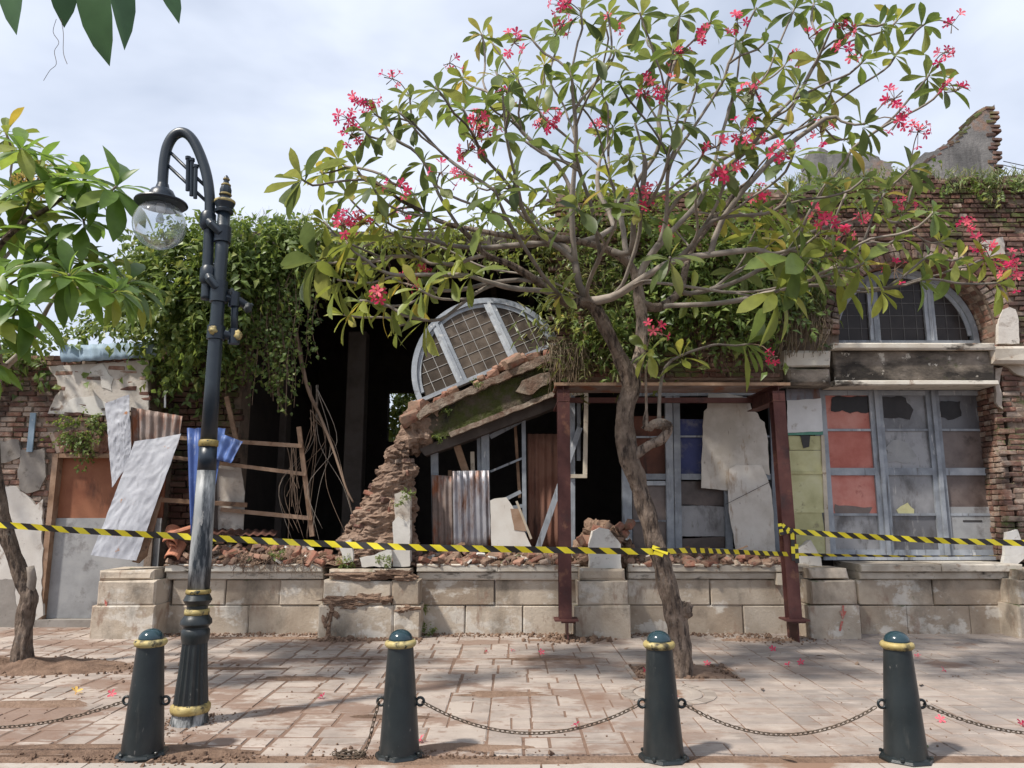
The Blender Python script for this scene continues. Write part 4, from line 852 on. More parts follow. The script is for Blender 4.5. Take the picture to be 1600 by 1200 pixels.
def corr(name, c, n, amp, m, label, nv=6, crump=.0, group=None, thick=.003):
    o = patch(*c, n * 8, nv, lambda u, v: amp * math.sin(u * n * 2 * math.pi) + crump * nz((u * 4, v * 4, n), 1.3), thick).build(name, m, None, smooth=True)
    return tag(o, label, 'metal sheet', group)
corr('corrugated_sheet', (V(707, 736, YD - .16), V(764, 735, YD - .14), V(767, 858, YD - .12), V(709, 860, YD - .13)), 6, .012, 'galvan', 'grey galvanised corrugated sheet standing below the fallen lintel')
corr('corrugated_sheet', (V(674, 742, YD - .09), V(712, 744, YD - .09), V(714, 860, YD - .07), V(676, 862, YD - .07)), 4, .012, 'oldtin', 'dull brown corrugated sheet tucked behind the grey galvanised one')
corr('corrugated_sheet', (V(824, 678, YD + .1), V(880, 678, YD + .1), V(880, 862, YD + .08), V(825, 862, YD + .08)), 5, .014, 'rusttin', 'tall dark rust-red corrugated sheet behind the left steel post')
wb = thing('white_board', V(800, 860, YD - .2), 'slanted white board with a brown splintered hole leaning beside the grey tin', 'board')
slab_px([(766, 782), (772, 779), (791, 777), (800, 790), (834, 862), (768, 864)], YD - .22, .03, 'board', 'plywhite', wb, rag=.006, seed=1)
slab_px([(797, 795), (812, 794), (823, 830), (804, 828)], YD - .226, .012, 'torn_patch', 'timber', wb, rag=.008, seed=2)
bars('splinter', [(807, 783, 830, 842, .03, .03, -.03)], 'paletimber', wb, YD - .22)
sf = thing('casement_window', V(880, 860, YD - .3), 'pale casement sash and grey timbers leaning behind the left steel post', 'window frame')
bars('timber', [(906, 668, 840, 858, .075, .05, -.03), (893, 610, 893, 872, .09, .07, .02), (904, 628, 904, 720, .05, .05, .06)], 'bluewood', sf, YD - .2)
bars('sash_frame', [(916, 612, 914, 746, .055, .045, -.01), (890, 744, 917, 744, .05, .045, -.012), (896, 617, 916, 613, .04, .04, -.01)], 'paletimber', sf, YD - .22)
# ------------------------------------------------------------------ middle bay, right half
mf = thing('grey_shopfront', V(1090, 868, YD), 'two-leaf grey shopfront frame behind the frangipani trunk, partly boarded with white plywood', 'window frame')
bars('post', [(978, 612, 980, 866, .13, .09), (1044, 612, 1048, 872, .10, .07), (1056, 612, 1060, 872, .09, .07, -.012), (1206, 612, 1214, 872, .10, .08), (1136, 745, 1140, 872, .09, .06)], 'bluewood', mf)
bars('head_rail', [(972, 613, 1215, 611, .12, .10, -.02)], 'bluewood', mf)
bars('rail', [(990, 626, 1040, 626, .07, .05), (1062, 626, 1200, 624, .07, .05), (990, 745, 1040, 745, .08, .05), (1064, 745, 1204, 745, .08, .05), (988, 755, 1040, 755, .06, .05, .004), (990, 683, 1042, 683, .025, .03), (1062, 682, 1204, 682, .025, .03), (990, 814, 1044, 814, .025, .03), (1064, 862, 1210, 862, .09, .05), (990, 862, 1046, 862, .08, .05)], 'bluewood', mf)
for poly, m in (([(988, 650), (1042, 650), (1044, 742), (990, 742)], 'rusttin'), ([(988, 758), (1044, 758), (1046, 858), (990, 858)], 'brownpane'), ([(1062, 655), (1110, 655), (1112, 742), (1063, 742)], 'bluecloth'),
                ([(1064, 752), (1136, 752), (1138, 790), (1065, 790)], 'brownpane'), ([(1064, 788), (1137, 792), (1138, 838), (1066, 842)], 'greypane'), ([(1066, 838), (1138, 838), (1140, 860), (1066, 860)], 'brownpane')):
    slab_px(poly, YD + .045, .012, 'infill_panel', m, mf, rag=.006, seed=poly[0][1])
wp = thing('plywood_sheet', V(1150, 760, YD - .1), 'large ragged white plywood sheet nailed high over the grey shopfront', 'board')
slab_px([(1107, 615), (1135, 615), (1160, 619), (1164, 627), (1172, 630), (1175, 640), (1184, 646), (1187, 655), (1195, 660), (1200, 690), (1202, 743), (1168, 728), (1142, 732), (1137, 766), (1096, 762), (1097, 748), (1096, 720), (1098, 700), (1098, 672), (1100, 642), (1105, 638)], YD - .12, .015, 'sheet', 'plywhite', wp, rag=.012, seed=3)
wp2 = thing('plywood_sheet', V(1175, 860, YD - .1), 'smaller white plywood sheet with peeling flakes overlapping below the ragged one', 'board')
slab_px([(1140, 732), (1150, 727), (1190, 726), (1200, 750), (1205, 765), (1208, 800), (1212, 862), (1150, 866), (1146, 835), (1139, 800), (1138, 760)], YD - .15, .015, 'sheet', 'plywhite', wp2, rag=.008, seed=4)
bars('cord', [(1134, 788, 1205, 752, .006, .006, -.012)], 'black', wp2, YD - .16)
# ------------------------------------------------------------------ steel propping frame
sfm = thing('steel_prop_frame', G(1060, 1000), 'dark red steel posts with a top plate propping up the broken facade', 'steel frame')
YS = 9.12
def hpost(pa, pb, name):          # H section: two flanges and a web
    b = MB(); a = Vector(pa); c = Vector(pb); e = (c - a).normalized(); s = Vector((1, 0, 0)); s = (s - e * s.dot(e)).normalized(); n = e.cross(s); n = n if n.y < 0 else -n
    for o in (.07, -.07): b.bar(a + n * o, c + n * o, .15, .012, side=n)
    b.bar(a, c, .012, .128, side=n); return b.build(name, 'steel', sfm)
zt_ = Z(607, YS)
lp0, lp1 = V(883, 966, YS), V(880, 610, YS); rp0, rp1 = V(1240, 966, YS), V(1213, 612, YS)
pl_, pr_ = hpost(lp0, lp1, 'post'), hpost(rp0, rp1, 'post')
for p, s in ((lp0, pl_), (rp0, pr_)):
    b = MB(); b.box(p.x - .13, p.x + .15, YS - .12, YS + .14, p.z - .022, p.z - .002); b.build('base_plate', 'steel', s)
    b = MB(); b.box(p.x + .02, p.x + .035, YS - .06, YS + .3, -.02, p.z - .024); b.box(p.x - .05, p.x + .11, YS - .09, YS + .3, p.z - .045, p.z - .024); b.build('footing', 'steel', s)
b = MB(); b.box(lp1.x - .10, rp1.x + .12, YS - .09, YS + .55, zt_ + .03, zt_ + .05); b.build('top_plate', 'oldtin', sfm)
b = MB(); b.box(lp1.x - .12, rp1.x + .14, YS - .11, YS - .095, zt_ + .02, zt_ + .058); b.build('edge_board', 'timber', sfm)
for p in (lp1, rp1):
    b = MB(); zz = zt_ + .028
    b.box(p.x - .075, p.x + .075, YS - .08, YD - .2, zz - .012, zz); b.box(p.x - .075, p.x + .075, YS - .08, YD - .2, zz - .2, zz - .188); b.box(p.x - .006, p.x + .006, YS - .08, YD - .2, zz - .188, zz - .012); b.build('cross_beam', 'steel', sfm)
b = MB(); b.box(lp1.x, rp1.x, YS + .9, YS + .96, zt_ - .05, zt_ + .02); b.build('rear_beam', 'steel', sfm)
b = MB(); p = V(1219, 905, YR - .1); b.box(p.x - .04, p.x + .04, YR - .11, YR + .02, p.z - .07, p.z + .07); b.build('packing_block', 'paletimber', sfm)
# ------------------------------------------------------------------ metal sheets and timbers on the left
ys_ = YP + .1
def crumple(a, seed): return lambda u, v: a * .9 * nz((u * 1.3, v * 2, 0), 1.0, seed) + a * (.5 - abs(nz((u * 4, v * 6, 0), 1.0, seed + 5))) * .7 + a * .5 * (.4 - abs(nz((u * 9 + v * 2, v * 14, 0), 1, seed + 2)))
o = patch(V(211, 690, ys_ + .35), V(283, 678, ys_ + .35), V(213, 876, ys_ - .02), V(143, 868, ys_ - .05), 44, 80, crumple(.022, 3), .004).build('silver_sheet', 'silver', None, smooth=25.0)
tag(o, 'large crumpled silver metal sheet leaning diagonally on the plinth corner', 'metal sheet')
o = patch(V(163, 630, ys_ + .42), V(203, 617, ys_ + .42), V(206, 720, ys_ + .3), V(176, 762, ys_ + .22), 26, 60, crumple(.03, 9), .004).build('silver_sheet', 'silver', None, smooth=25.0)
tag(o, 'narrow folded upright silver sheet beside the diagonal one', 'metal sheet')
corr('corrugated_sheet', (V(204, 636, ys_ + .46), V(285, 650, ys_ + .46), V(278, 700, ys_ + .42), V(206, 698, ys_ + .42)), 6, .02, 'oldtin', 'rust-edged corrugated sheet end showing above the silver sheets', crump=.01)
bp = thing('timber_board', V(235, 880, ys_ + .1), 'thin timber panel leaning behind the large silver sheet', 'board')
slab_px([(240, 790), (252, 776), (246, 800), (228, 868), (216, 880), (206, 878)], lambda x, y: ys_ + .12 + (880 - y) / 200 * .3, .03, 'panel', 'timber', bp, rag=.01, seed=7)
corr('corrugated_sheet', (V(292, 669, YP + .55), V(352, 669, YP + .5), V(322, 845, YP + .30), V(298, 845, YP + .30)), 4, .02, 'bluetin', 'long blue corrugated sheet standing upright behind the lamp post', crump=.02)
corr('corrugated_sheet', (V(322, 668, YP + .45), V(379, 690, YP + .38), V(361, 724, YP + .3), V(316, 712, YP + .42)), 4, .018, 'bluetin', 'short bent blue corrugated offcut with a pale edge', crump=.03)
wf = thing('timber_hoarding', V(420, 840, YR + .35), 'broken timber hoarding frame of thin battens in front of the dark opening', 'fence')
yb = YR + .45
bars('batten', [(250, 682, 472, 697, .055, .025), (250, 712, 478, 741, .05, .025), (252, 781, 386, 789, .06, .025), (345, 796, 488, 810, .055, .025)], 'timber', wf, yb)
bars('stake', [(467, 667, 488, 838, .06, .04, .035), (354, 620, 372, 700, .06, .04, .035), (480, 760, 490, 838, .035, .03, .08)], 'timber', wf, yb)
slab_px([(333, 728), (376, 726), (382, 770), (380, 835), (332, 840)], yb + .05, .015, 'board', 'plaster', wf, rag=.01, seed=9)
slab_px([(330, 735), (338, 732), (340, 838), (328, 838)], yb + .03, .015, 'board', 'darkwood', wf, rag=.01, seed=2)
corr('corrugated_sheet', (V(332, 826, YR + .5), V(436, 828, YR + .5), V(430, 836, YR + .2), V(330, 836, YR + .2)), 8, .012, 'rusttin', 'flattened rusty corrugated strip lying on the rubble under the hoarding')
for x, y, rx in ((268, 838, .3), (284, 834, -.5), (262, 850, .9), (274, 862, .1)):
    t = MB(); n = 8; F = [Vector((math.cos(math.pi * i / n) * .09, 0, math.sin(math.pi * i / n) * .07)) for i in range(n + 1)]
    inn = [p * .82 for p in F[::-1]]; ring = F + inn; t.prism([p + Vector((0, -.16, 0)) for p in ring], [p + Vector((0, .16, 0)) for p in ring])
    o = t.build('roof_tile', 'tile'); o.location = V(x, y, YR + .0) ; o.rotation_euler = (.5 + rx * .4, rx, rx * 1.7)
    tag(o, 'curved orange clay roof tile lying in the rubble by the silver sheet', 'tile', 'fallen roof tiles')
# ================================================================== STREET FURNITURE
LB = G(296, 1130)
lamp = thing('street_lamp', LB, 'dark green cast-iron street lamp with gold rings, gooseneck arm and clear glass globe', 'street lamp')
def zl(py): return Z(py, LB.y)
def rm(wpx, py):
    z = zl(py); return wpx / 2 / FPX * (LB.y * CP + (z - CAMZ) * SP)
def lprof(rows): return [(rm(w, y), zl(y)) for y, w in rows]
O = Vector((LB.x, LB.y, 0))
b = MB(); b.lathe(O, [(rm(62, 1135), -.01)] + lprof([(1132, 60), (1126, 56), (1112, 52)]), n=28, flute=.06); b.build('foot', 'ironworn', lamp, smooth=50.0)
b = MB(); b.lathe(O, lprof([(1113, 50), (1112, 57), (1107, 60), (1101, 59), (1098, 52)]), n=28); b.build('gold_ring', 'gold', lamp, smooth=True)
b = MB(); b.lathe(O, lprof([(1099, 52), (1090, 50), (1050, 43), (1003, 37)]), n=32, flute=.09); b.build('fluted_shaft', 'iron', lamp, smooth=35.0)
b = MB(); b.lathe(O, lprof([(1004, 38), (1000, 40), (992, 43), (984, 42), (981, 37), (979, 37), (974, 47), (968, 46), (964, 40), (959, 35)]), n=28); b.build('collar', 'iron', lamp, smooth=40.0)
b = MB(); b.lathe(O, lprof([(960, 33), (960, 37), (956, 38), (952, 37), (951, 32)]), n=28); b.build('gold_ring', 'gold', lamp, smooth=True)
b = MB(); b.lathe(O, lprof([(952, 31), (946, 31), (942, 38), (937, 43), (932, 38), (927, 33)]), n=28); b.build('collar', 'iron', lamp, smooth=40.0)
b = MB(); b.lathe(O, lprof([(928, 32), (927, 37), (924, 38), (921, 36), (920, 31)]), n=28); b.build('gold_ring', 'gold', lamp, smooth=True)
b = MB(); b.lathe(O, lprof([(921, 33), (880, 33), (800, 30.5), (735, 28)]), n=24); b.build('lower_pole', 'lampworn', lamp, smooth=True)
b = MB(); b.lathe(O, lprof([(735, 28), (697, 26.5)]), n=24); b.build('pole', 'lampiron', lamp, smooth=True)
b = MB(); b.lathe(O, lprof([(698, 27), (697, 29.5), (692, 30), (688, 29), (687, 24)]), n=24); b.build('gold_ring', 'gold', lamp, smooth=True)
b = MB(); b.lathe(O, lprof([(688, 25), (600, 22.5), (500, 20.5), (400, 19.5), (330, 19)]), n=24); b.build('pole', 'lampiron', lamp, smooth=True)
b = MB(); b.lathe(O, lprof([(334, 20), (333, 26), (329, 28), (327, 24), (323, 26), (319, 30), (316, 31), (313, 27), (311, 22), (309, 15), (307, 14)]), n=24); b.build('cap', 'lampiron', lamp, smooth=40.0)
b = MB(); b.lathe(O, lprof([(318, 30.5), (317, 31.6), (315, 31.8), (314, 30.8)]), n=24); b.build('gold_ring', 'gold', lamp, smooth=True)
b = MB(); b.lathe(O, lprof([(308, 14), (304, 18), (298, 19), (292, 15), (287, 10), (284, 8), (281, 9), (278, 8), (274, 2)]), n=16, flute=.08); b.build('finial', 'lampiron', lamp, smooth=40.0)
for y0_, w_ in ((305, 18.5), (290, 14), (281, 9.5)):
    b = MB(); b.lathe(O, lprof([(y0_ + 1, w_ - 1), (y0_, w_ + .8), (y0_ - 1, w_ + .8), (y0_ - 2, w_ - 1)]), n=16); b.build('gold_ring', 'gold', lamp, smooth=True)
# gooseneck arm: stands beside the pole, bends over to the left
def L(px, py, dy=0.0): return V(px, py, LB.y + dy)
arm = [L(322, 468), L(324, 430), L(326, 380), L(328, 330), L(327, 300), L(322, 270), L(312, 240), L(300, 217), L(286, 207), L(272, 212), L(262, 228), L(257, 250), L(255, 272), L(254, 292)]
b = MB(); b.tube(catmull(arm, 5), .042, 14); b.build('arm', 'lampiron', lamp, smooth=True)
for y in (345, 430):
    p, q = L(325, y, -.01), Vector((LB.x, LB.y, zl(y + 22)))
    b = MB(); b.tube([p + Vector((0, 0, .075)), p + Vector((0, 0, .05)), p - Vector((0, 0, .05)), p - Vector((0, 0, .075))], [.045, .062, .064, .045], 14); b.tube([p, p.lerp(q, .5) + Vector((0, -.07, 0)), q + Vector((0, -.045, 0))], [.045, .034, .034], 10); b.build('clamp', 'lampiron', lamp, smooth=45.0)
    b = MB(); b.lathe(O, [(.05, q.z - .07), (.066, q.z - .065), (.066, q.z + .065), (.05, q.z + .07)], n=20); b.build('clamp_ring', 'lampiron', lamp, smooth=40.0)
for a, c in ((L(264, 236), L(326, 296)), (L(260, 256), L(328, 320))):
    b = MB(); b.tube([a, c], .014, 8); b.build('brace', 'lampiron', lamp, smooth=True)
for x, y0, y1 in ((294, 247, 298), (300, 250, 306), (306, 260, 310)):
    b = MB(); b.tube([L(x, y0 - 2, -.02), L(x, y0 + 2, -.02)], .024, 8); b.tube([L(x, y0, -.02), L(x - 1, y1, -.02)], .017, 8); b.build('ornament_bar', 'lampiron', lamp, smooth=45.0)
tl = Matrix.Rotation(R_(0), 3, 'X')
hp = L(252, 318)
b = MB(); b.lathe(hp, [(.045, .17), (.055, .13), (.085, .11), (.105, .07), (.11, .045), (.20, .012), (.205, 0), (.19, -.014), (.10, -.01)], n=32); hood = b.build('hood', 'lampiron', lamp, smooth=40.0)
gc = hp + Vector((0, 0, -.185)); gl = []
for i in range(1, 23): a = math.pi * i / 23; gl.append((.203 * math.sin(a), -.203 * math.cos(a)))
b = MB(); b.lathe(gc, gl, n=36); b.build('globe', 'globe', hood, smooth=True)
b = MB(); b.lathe(gc, [(.02, .19), (.035, .185), (.035, .12), (.03, .11), (.012, .105)], n=16); b.build('socket', 'white', hood, smooth=40.0)
b = MB(); b.lathe(gc, [(.012, .10), (.022, .08), (.032, .05), (.028, .025), (.005, .012)], n=14); b.build('bulb', 'bulb', hood, smooth=True)
# remains of a second arm on the far side
for y, dx in ((462, 18), (520, 14)):
    q = Vector((LB.x, LB.y, zl(y))); p = L(366, y + 6, .05)
    b = MB(); b.lathe(O, [(.05, q.z - .06), (.068, q.z - .055), (.068, q.z + .055), (.05, q.z + .06)], n=20); b.build('clamp_ring', 'lampiron', lamp, smooth=40.0)
    b = MB(); b.tube([q, p], .035, 8); b.tube([p + Vector((0, 0, .06)), p - Vector((0, 0, .06))], .045, 10); b.build('clamp', 'lampiron', lamp, smooth=45.0)
b = MB(); b.tube([L(367, 462, .05), L(366, 530, .05)], .028, 10); b.build('arm_stub', 'lampiron', lamp, smooth=True)
b = MB(); b.tube([L(366, 465, .05), L(388, 480, .12)], .034, 10); b.tube([L(387, 479, .12), L(390, 482, .13)], .045, 10); b.build('arm_stub', 'lampiron', lamp, smooth=45.0)
for x, y in ((333, 516), (372, 524), (361, 458), (388, 481)):
    b = MB(); lump(b, L(x, y, -.06 if x < 340 else .03), (.034, .03, .04), x, .35, 12, 16); b.build('rosette', 'ironworn' if x in (361, 388) else 'gold', lamp, smooth=True)
# ------------------------------------------------------------------ bollards
def bollard_meshes():
    out = {}
    b = MB(); b.lathe((0, 0, 0), [(.155, -.01), (.158, .012), (.15, .026), (.132, .03), (.128, .034)], n=8); out['base_flange'] = b.mesh('base_flange', 'iron', 35.0)
    b = MB(); b.lathe((0, 0, 0), [(.126, .03), (.122, .10), (.083, .655), (.082, .67)], n=32); out['body'] = b.mesh('body', 'iron', 40.0)
    b = MB(); b.lathe((0, 0, 0), [(.08, .662), (.092, .668), (.102, .682), (.102, .694), (.094, .706), (.078, .71)], n=32); out['gold_ring'] = b.mesh('gold_ring', 'gold', True)
    pr = [(.076, .705)] + [(.077 * math.cos(a), .712 + .062 * math.sin(a)) for a in [math.pi / 2 * i / 8 for i in range(9)]]; pr[-1] = (.001, pr[-1][1])
    b = MB(); b.lathe((0, 0, 0), pr, n=28); out['dome'] = b.mesh('dome', 'dome', True)
    b = MB(); b.torus((0, 0, 0), .024, .009, ax=(0, 1, 0), n=16, m=8); out['eye'] = b.mesh('eye', 'iron', True)
    b = MB(); b.lathe((0, 0, 0), [(.013, 0), (.013, .014), (.008, .018)], n=6); out['bolt'] = b.mesh('bolt', 'iron')
    return out
BM = bollard_meshes()
bol = []
for k, (px, py, lab) in enumerate(((222, 1180, 'dark green tapered bollard with gold ring beside the street lamp foot'), (624, 1182, 'dark green bollard with a broken chain dangling from one eye'), (1037, 1186, 'dark green bollard between chains, in front of the frangipani trunk'), (1416, 1187, 'dark green bollard on a bolted eight-sided base, in front of the red-curtained shopfront'))):
    p = G(px, py); t = thing('bollard', p, lab, 'bollard', 'bollards along the kerb'); bol.append(p)
    a = ru(0, 1); lean = (ru(-.012, .012), ru(-.014, .014))
    for nme in ('base_flange', 'body', 'gold_ring', 'dome'): piece(nme, BM[nme], t, p, (lean[0], lean[1], a))
    for s in (-1, 1): piece('eye', BM['eye'], t, p + Vector((s * .125, 0, .33)), (0, 0, 0))
    for i in range(4): piece('bolt', BM['bolt'], t, p + Vector((math.cos(a + .4 + i * math.pi / 2) * .142, math.sin(a + .4 + i * math.pi / 2) * .142, .025)))
def chain(P, label, extra=None):
    pts = catmull(P, 24); acc = [0]
    for a, c in zip(pts, pts[1:]): acc.append(acc[-1] + (c - a).length)
    pitch = .031; n = int(acc[-1] / pitch); b = MB(); i = 0
    for k in range(n):
        s = (k + .5) * pitch
        while acc[i + 1] < s: i += 1
        f = (s - acc[i]) / (acc[i + 1] - acc[i]); p = pts[i].lerp(pts[i + 1], f); t = (pts[i + 1] - pts[i]).normalized()
        e = Vector((0, 1, 0)) if abs(t.y) < .8 else Vector((1, 0, 0)); n0 = (e - t * e.dot(t)).normalized(); n1 = t.cross(n0)
        b.torus(p, .0105, .0033, ax=(n0 + n1 * .5 if k % 2 else n1 - n0 * .5), n=10, m=5, stretch=(t, .010))
    return tag(b.build('chain', 'chain', None, smooth=True), label, 'chain', 'rusty chains between bollards')
def sag(a, c, d, n=9): return [a.lerp(c, i / n) - Vector((0, 0, d * 4 * (i / n) * (1 - i / n))) for i in range(n + 1)]
E = lambda k, s: bol[k] + Vector((s * .14, 0, .325))
chain(sag(bol[0] + Vector((-2.0, .05, .33)), E(0, -1), .17), 'rusty chain running from the bollard by the lamp towards the left tree')
chain(sag(E(1, 1), E(2, -1), .18), 'rusty chain slung between the broken-chain bollard and the next')
chain(sag(E(2, 1), E(3, -1), .18), 'rusty chain slung in front of the pavement right of the frangipani')
chain(sag(E(3, 1), bol[3] + Vector((1.75, 0, .33)), .18), 'rusty chain leaving the bollard on the bolted base')
cg = [E(1, -1), E(1, -1) + Vector((-.03, 0, -.12)), E(1, -1) + Vector((-.06, -.01, -.25)), E(1, -1) + Vector((-.1, -.02, -.312))]
for k in range(16): a = k * 1.1; cg.append(Vector((E(1, -1).x - .17 + math.cos(a) * (.05 + .004 * k), E(1, -1).y - .02 + math.sin(a) * .05, .014 + .0005 * k)))
chain(cg, 'broken rusty chain hanging from a bollard and coiled on the paving')
# ------------------------------------------------------------------ hazard tape
def tape(P, label, w=.085, twist=None, stripe=.20, both=False):
    pts = catmull(P, 30); acc = [0]
    for a, c in zip(pts, pts[1:]): acc.append(acc[-1] + (c - a).length)
    def at(s):
        s = min(max(s, 0), acc[-1] - 1e-6); i = max(j for j in range(len(acc) - 1) if acc[j] <= s); f = (s - acc[i]) / (acc[i + 1] - acc[i]); return pts[i].lerp(pts[i + 1], f), (pts[i + 1] - pts[i]).normalized()
    b = MB(); n = int(acc[-1] / (stripe / 2)); sh = -.024; q = 3
    for k in range(n):
        for j in range(q):
            vs = []
            for e in (0, 1):
                for h in (0, .5, 1):
                    s = (k + (j + e) / q) * stripe / 2 + (h - .5) * sh
                    p, t = at(s); up = Vector((0, 0, 1)); up = (up - t * up.z).normalized(); side = t.cross(up)
                    tw = twist(s / acc[-1]) if twist else .15 * math.sin(s * 1.3)
                    d = up * math.cos(tw) + side * math.sin(tw); vs.append(p + d * (h - .5) * w + side * .006 * math.sin(s * 7 + h * 2))
            b.add(vs, [(0, 3, 4, 1), (1, 4, 5, 2)], r=.5, mi=(k % 2))
    return tag(b.build('hazard_tape', ['black', 'yellow'], None, smooth=True, fix=False), label, 'tape', 'yellow and black hazard tape')
YT = 7.15
TT = V(1030, 862, 7.18)
tape([V(-60, 816, YT), V(30, 822, YT), V(140, 830, YT), V(300, 839, YT), V(450, 847, YT), V(640, 855, YT), V(850, 859, YT), V(960, 861, YT), TT], 'long yellow and black hazard tape from the left tree to the frangipani trunk')
tape([TT + Vector((.02, -.01, 0)), V(1080, 860, 7.5), V(1140, 862, 8.2), V(1235, 866, YS - .1)], 'hazard tape from the frangipani trunk to the right steel post', w=.075, twist=lambda u: .3)
pa = V(1232, 830, YS - .09)
tape([pa, V(1330, 837, 8.9), V(1480, 845, 8.6), V(1660, 850, 8.2)], 'upper hazard tape running from the right steel post past the shopfront', w=.095, stripe=.17)
tape([V(1236, 866, YS - .09), V(1330, 868, 8.95), V(1450, 869, 8.7), V(1660, 866, 8.4)], 'lower twisted hazard tape running from the right steel post past the shopfront', w=.06, twist=lambda u: .5 + 1.2 * u, stripe=.17)
kn = thing('tape_knot', pa, 'loops of hazard tape knotted round the right steel post', 'tape')
for k, (x0, y0, x1, y1) in enumerate(((1218, 818, 1222, 836), (1218, 834, 1240, 828), (1222, 820, 1238, 832), (1238, 832, 1240, 876), (1244, 850, 1246, 880))):
    b = MB(); pp, qq = V(x0, y0, YS - .10), V(x1, y1, YS - .11)
    for i in range(4): b.bar(pp.lerp(qq, i / 4), pp.lerp(qq, (i + 1) / 4), .045, .004, mi=i % 2)
    b.build('loop', ['yellow', 'black'], kn)
kn = thing('tape_knot', TT, 'knot of hazard tape tied to the frangipani trunk', 'tape')
for k in range(3):
    b = MB(); pp = TT + Vector((ru(-.08, -.02), -.02, ru(-.03, .05))); qq = TT + Vector((ru(.02, .08), -.03, ru(-.05, .03))); b.bar(pp, qq, .04, .004, mi=k % 2, twist=ru(-.5, .5)); b.build('loop', ['yellow', 'black'], kn)
# ================================================================== FRANGIPANI
def leaf_meshes(name, mat, k=9, blunt=True):
    out = []
    for i in range(k):
        c = ru(.02, .60); fold = ru(.05, .50); w = ru(.15, .20); sidec = ru(-.12, .12); b = MB(); n = 7; vs = []
        for j in range(n + 1):
            t = j / n; hw = w * (math.sin(math.pi * min(1, t * .98 + .02) ** (1.75 if blunt else 1.3)) ** (.72 if blunt else .85) if 0 < t < 1 else 0.0) + (.012 if j == 0 else .0)
            z = -c * t * t + .06 * t; wv = .02 * math.sin(t * 9 + i)
            sd = sidec * t * t; vs += [(t, hw + sd, z + fold * hw + wv * hw * 3), (t, sd, z), (t, -hw + sd, z + fold * hw - wv * hw * 3)]
        fs = []
        for j in range(n): a = j * 3; fs += [(a, a + 1, a + 4, a + 3), (a + 1, a + 2, a + 5, a + 4)]
        b.add(vs, fs, r=0); out.append(b.mesh(name, mat, True, fix=False))
    return out
def flower_meshes(mat, k=4):
    out = []
    for i in range(k):
        b = MB(); op = ru(.1, .6)
        for p in range(5):
            a = 2 * math.pi * p / 5 + ru(-.15, .15); d = Vector((math.cos(a), math.sin(a), op)); s = Vector((-math.sin(a), math.cos(a), 0))
            b.add([(0, 0, 0), d * .45 + s * .30, d * .85 + s * .34 + Vector((0, 0, -.03)), d * 1.05 + s * .08 + Vector((0, 0, -.08)), d * .85 - s * .16, d * .45 - s * .14], [(0, 1, 2, 3, 4, 5)], r=0)
        b.tube([(0, 0, -.5), (0, 0, 0)], [.05, .1], 5, r=0); out.append(b.mesh('flower', mat, False, fix=False))
    return out
LEAF = {k: leaf_meshes('leaf', k) for k in ('leaf', 'leaf_bright', 'leaf_yellow')}; LEAF['pointed'] = leaf_meshes('leaf', 'leaf_lime', 5, False); MATOF = {'pointed': 'leaf_lime'}; DARKLEAF = leaf_meshes('leaf', 'leaf_dark', 5, False)
FLOW = {k: flower_meshes(k) for k in ('pink', 'flower_yellow')}
def quat_from(x, up):
    x = x.normalized(); z = up - x * up.dot(x)
    if z.length < 1e-4: z = x.orthogonal()
    z.normalize(); y = z.cross(x); return Matrix((x, y, z)).transposed().to_quaternion()
def merge_shared(name, items, mat, parent): return merge_pieces(name, items, mat, parent)
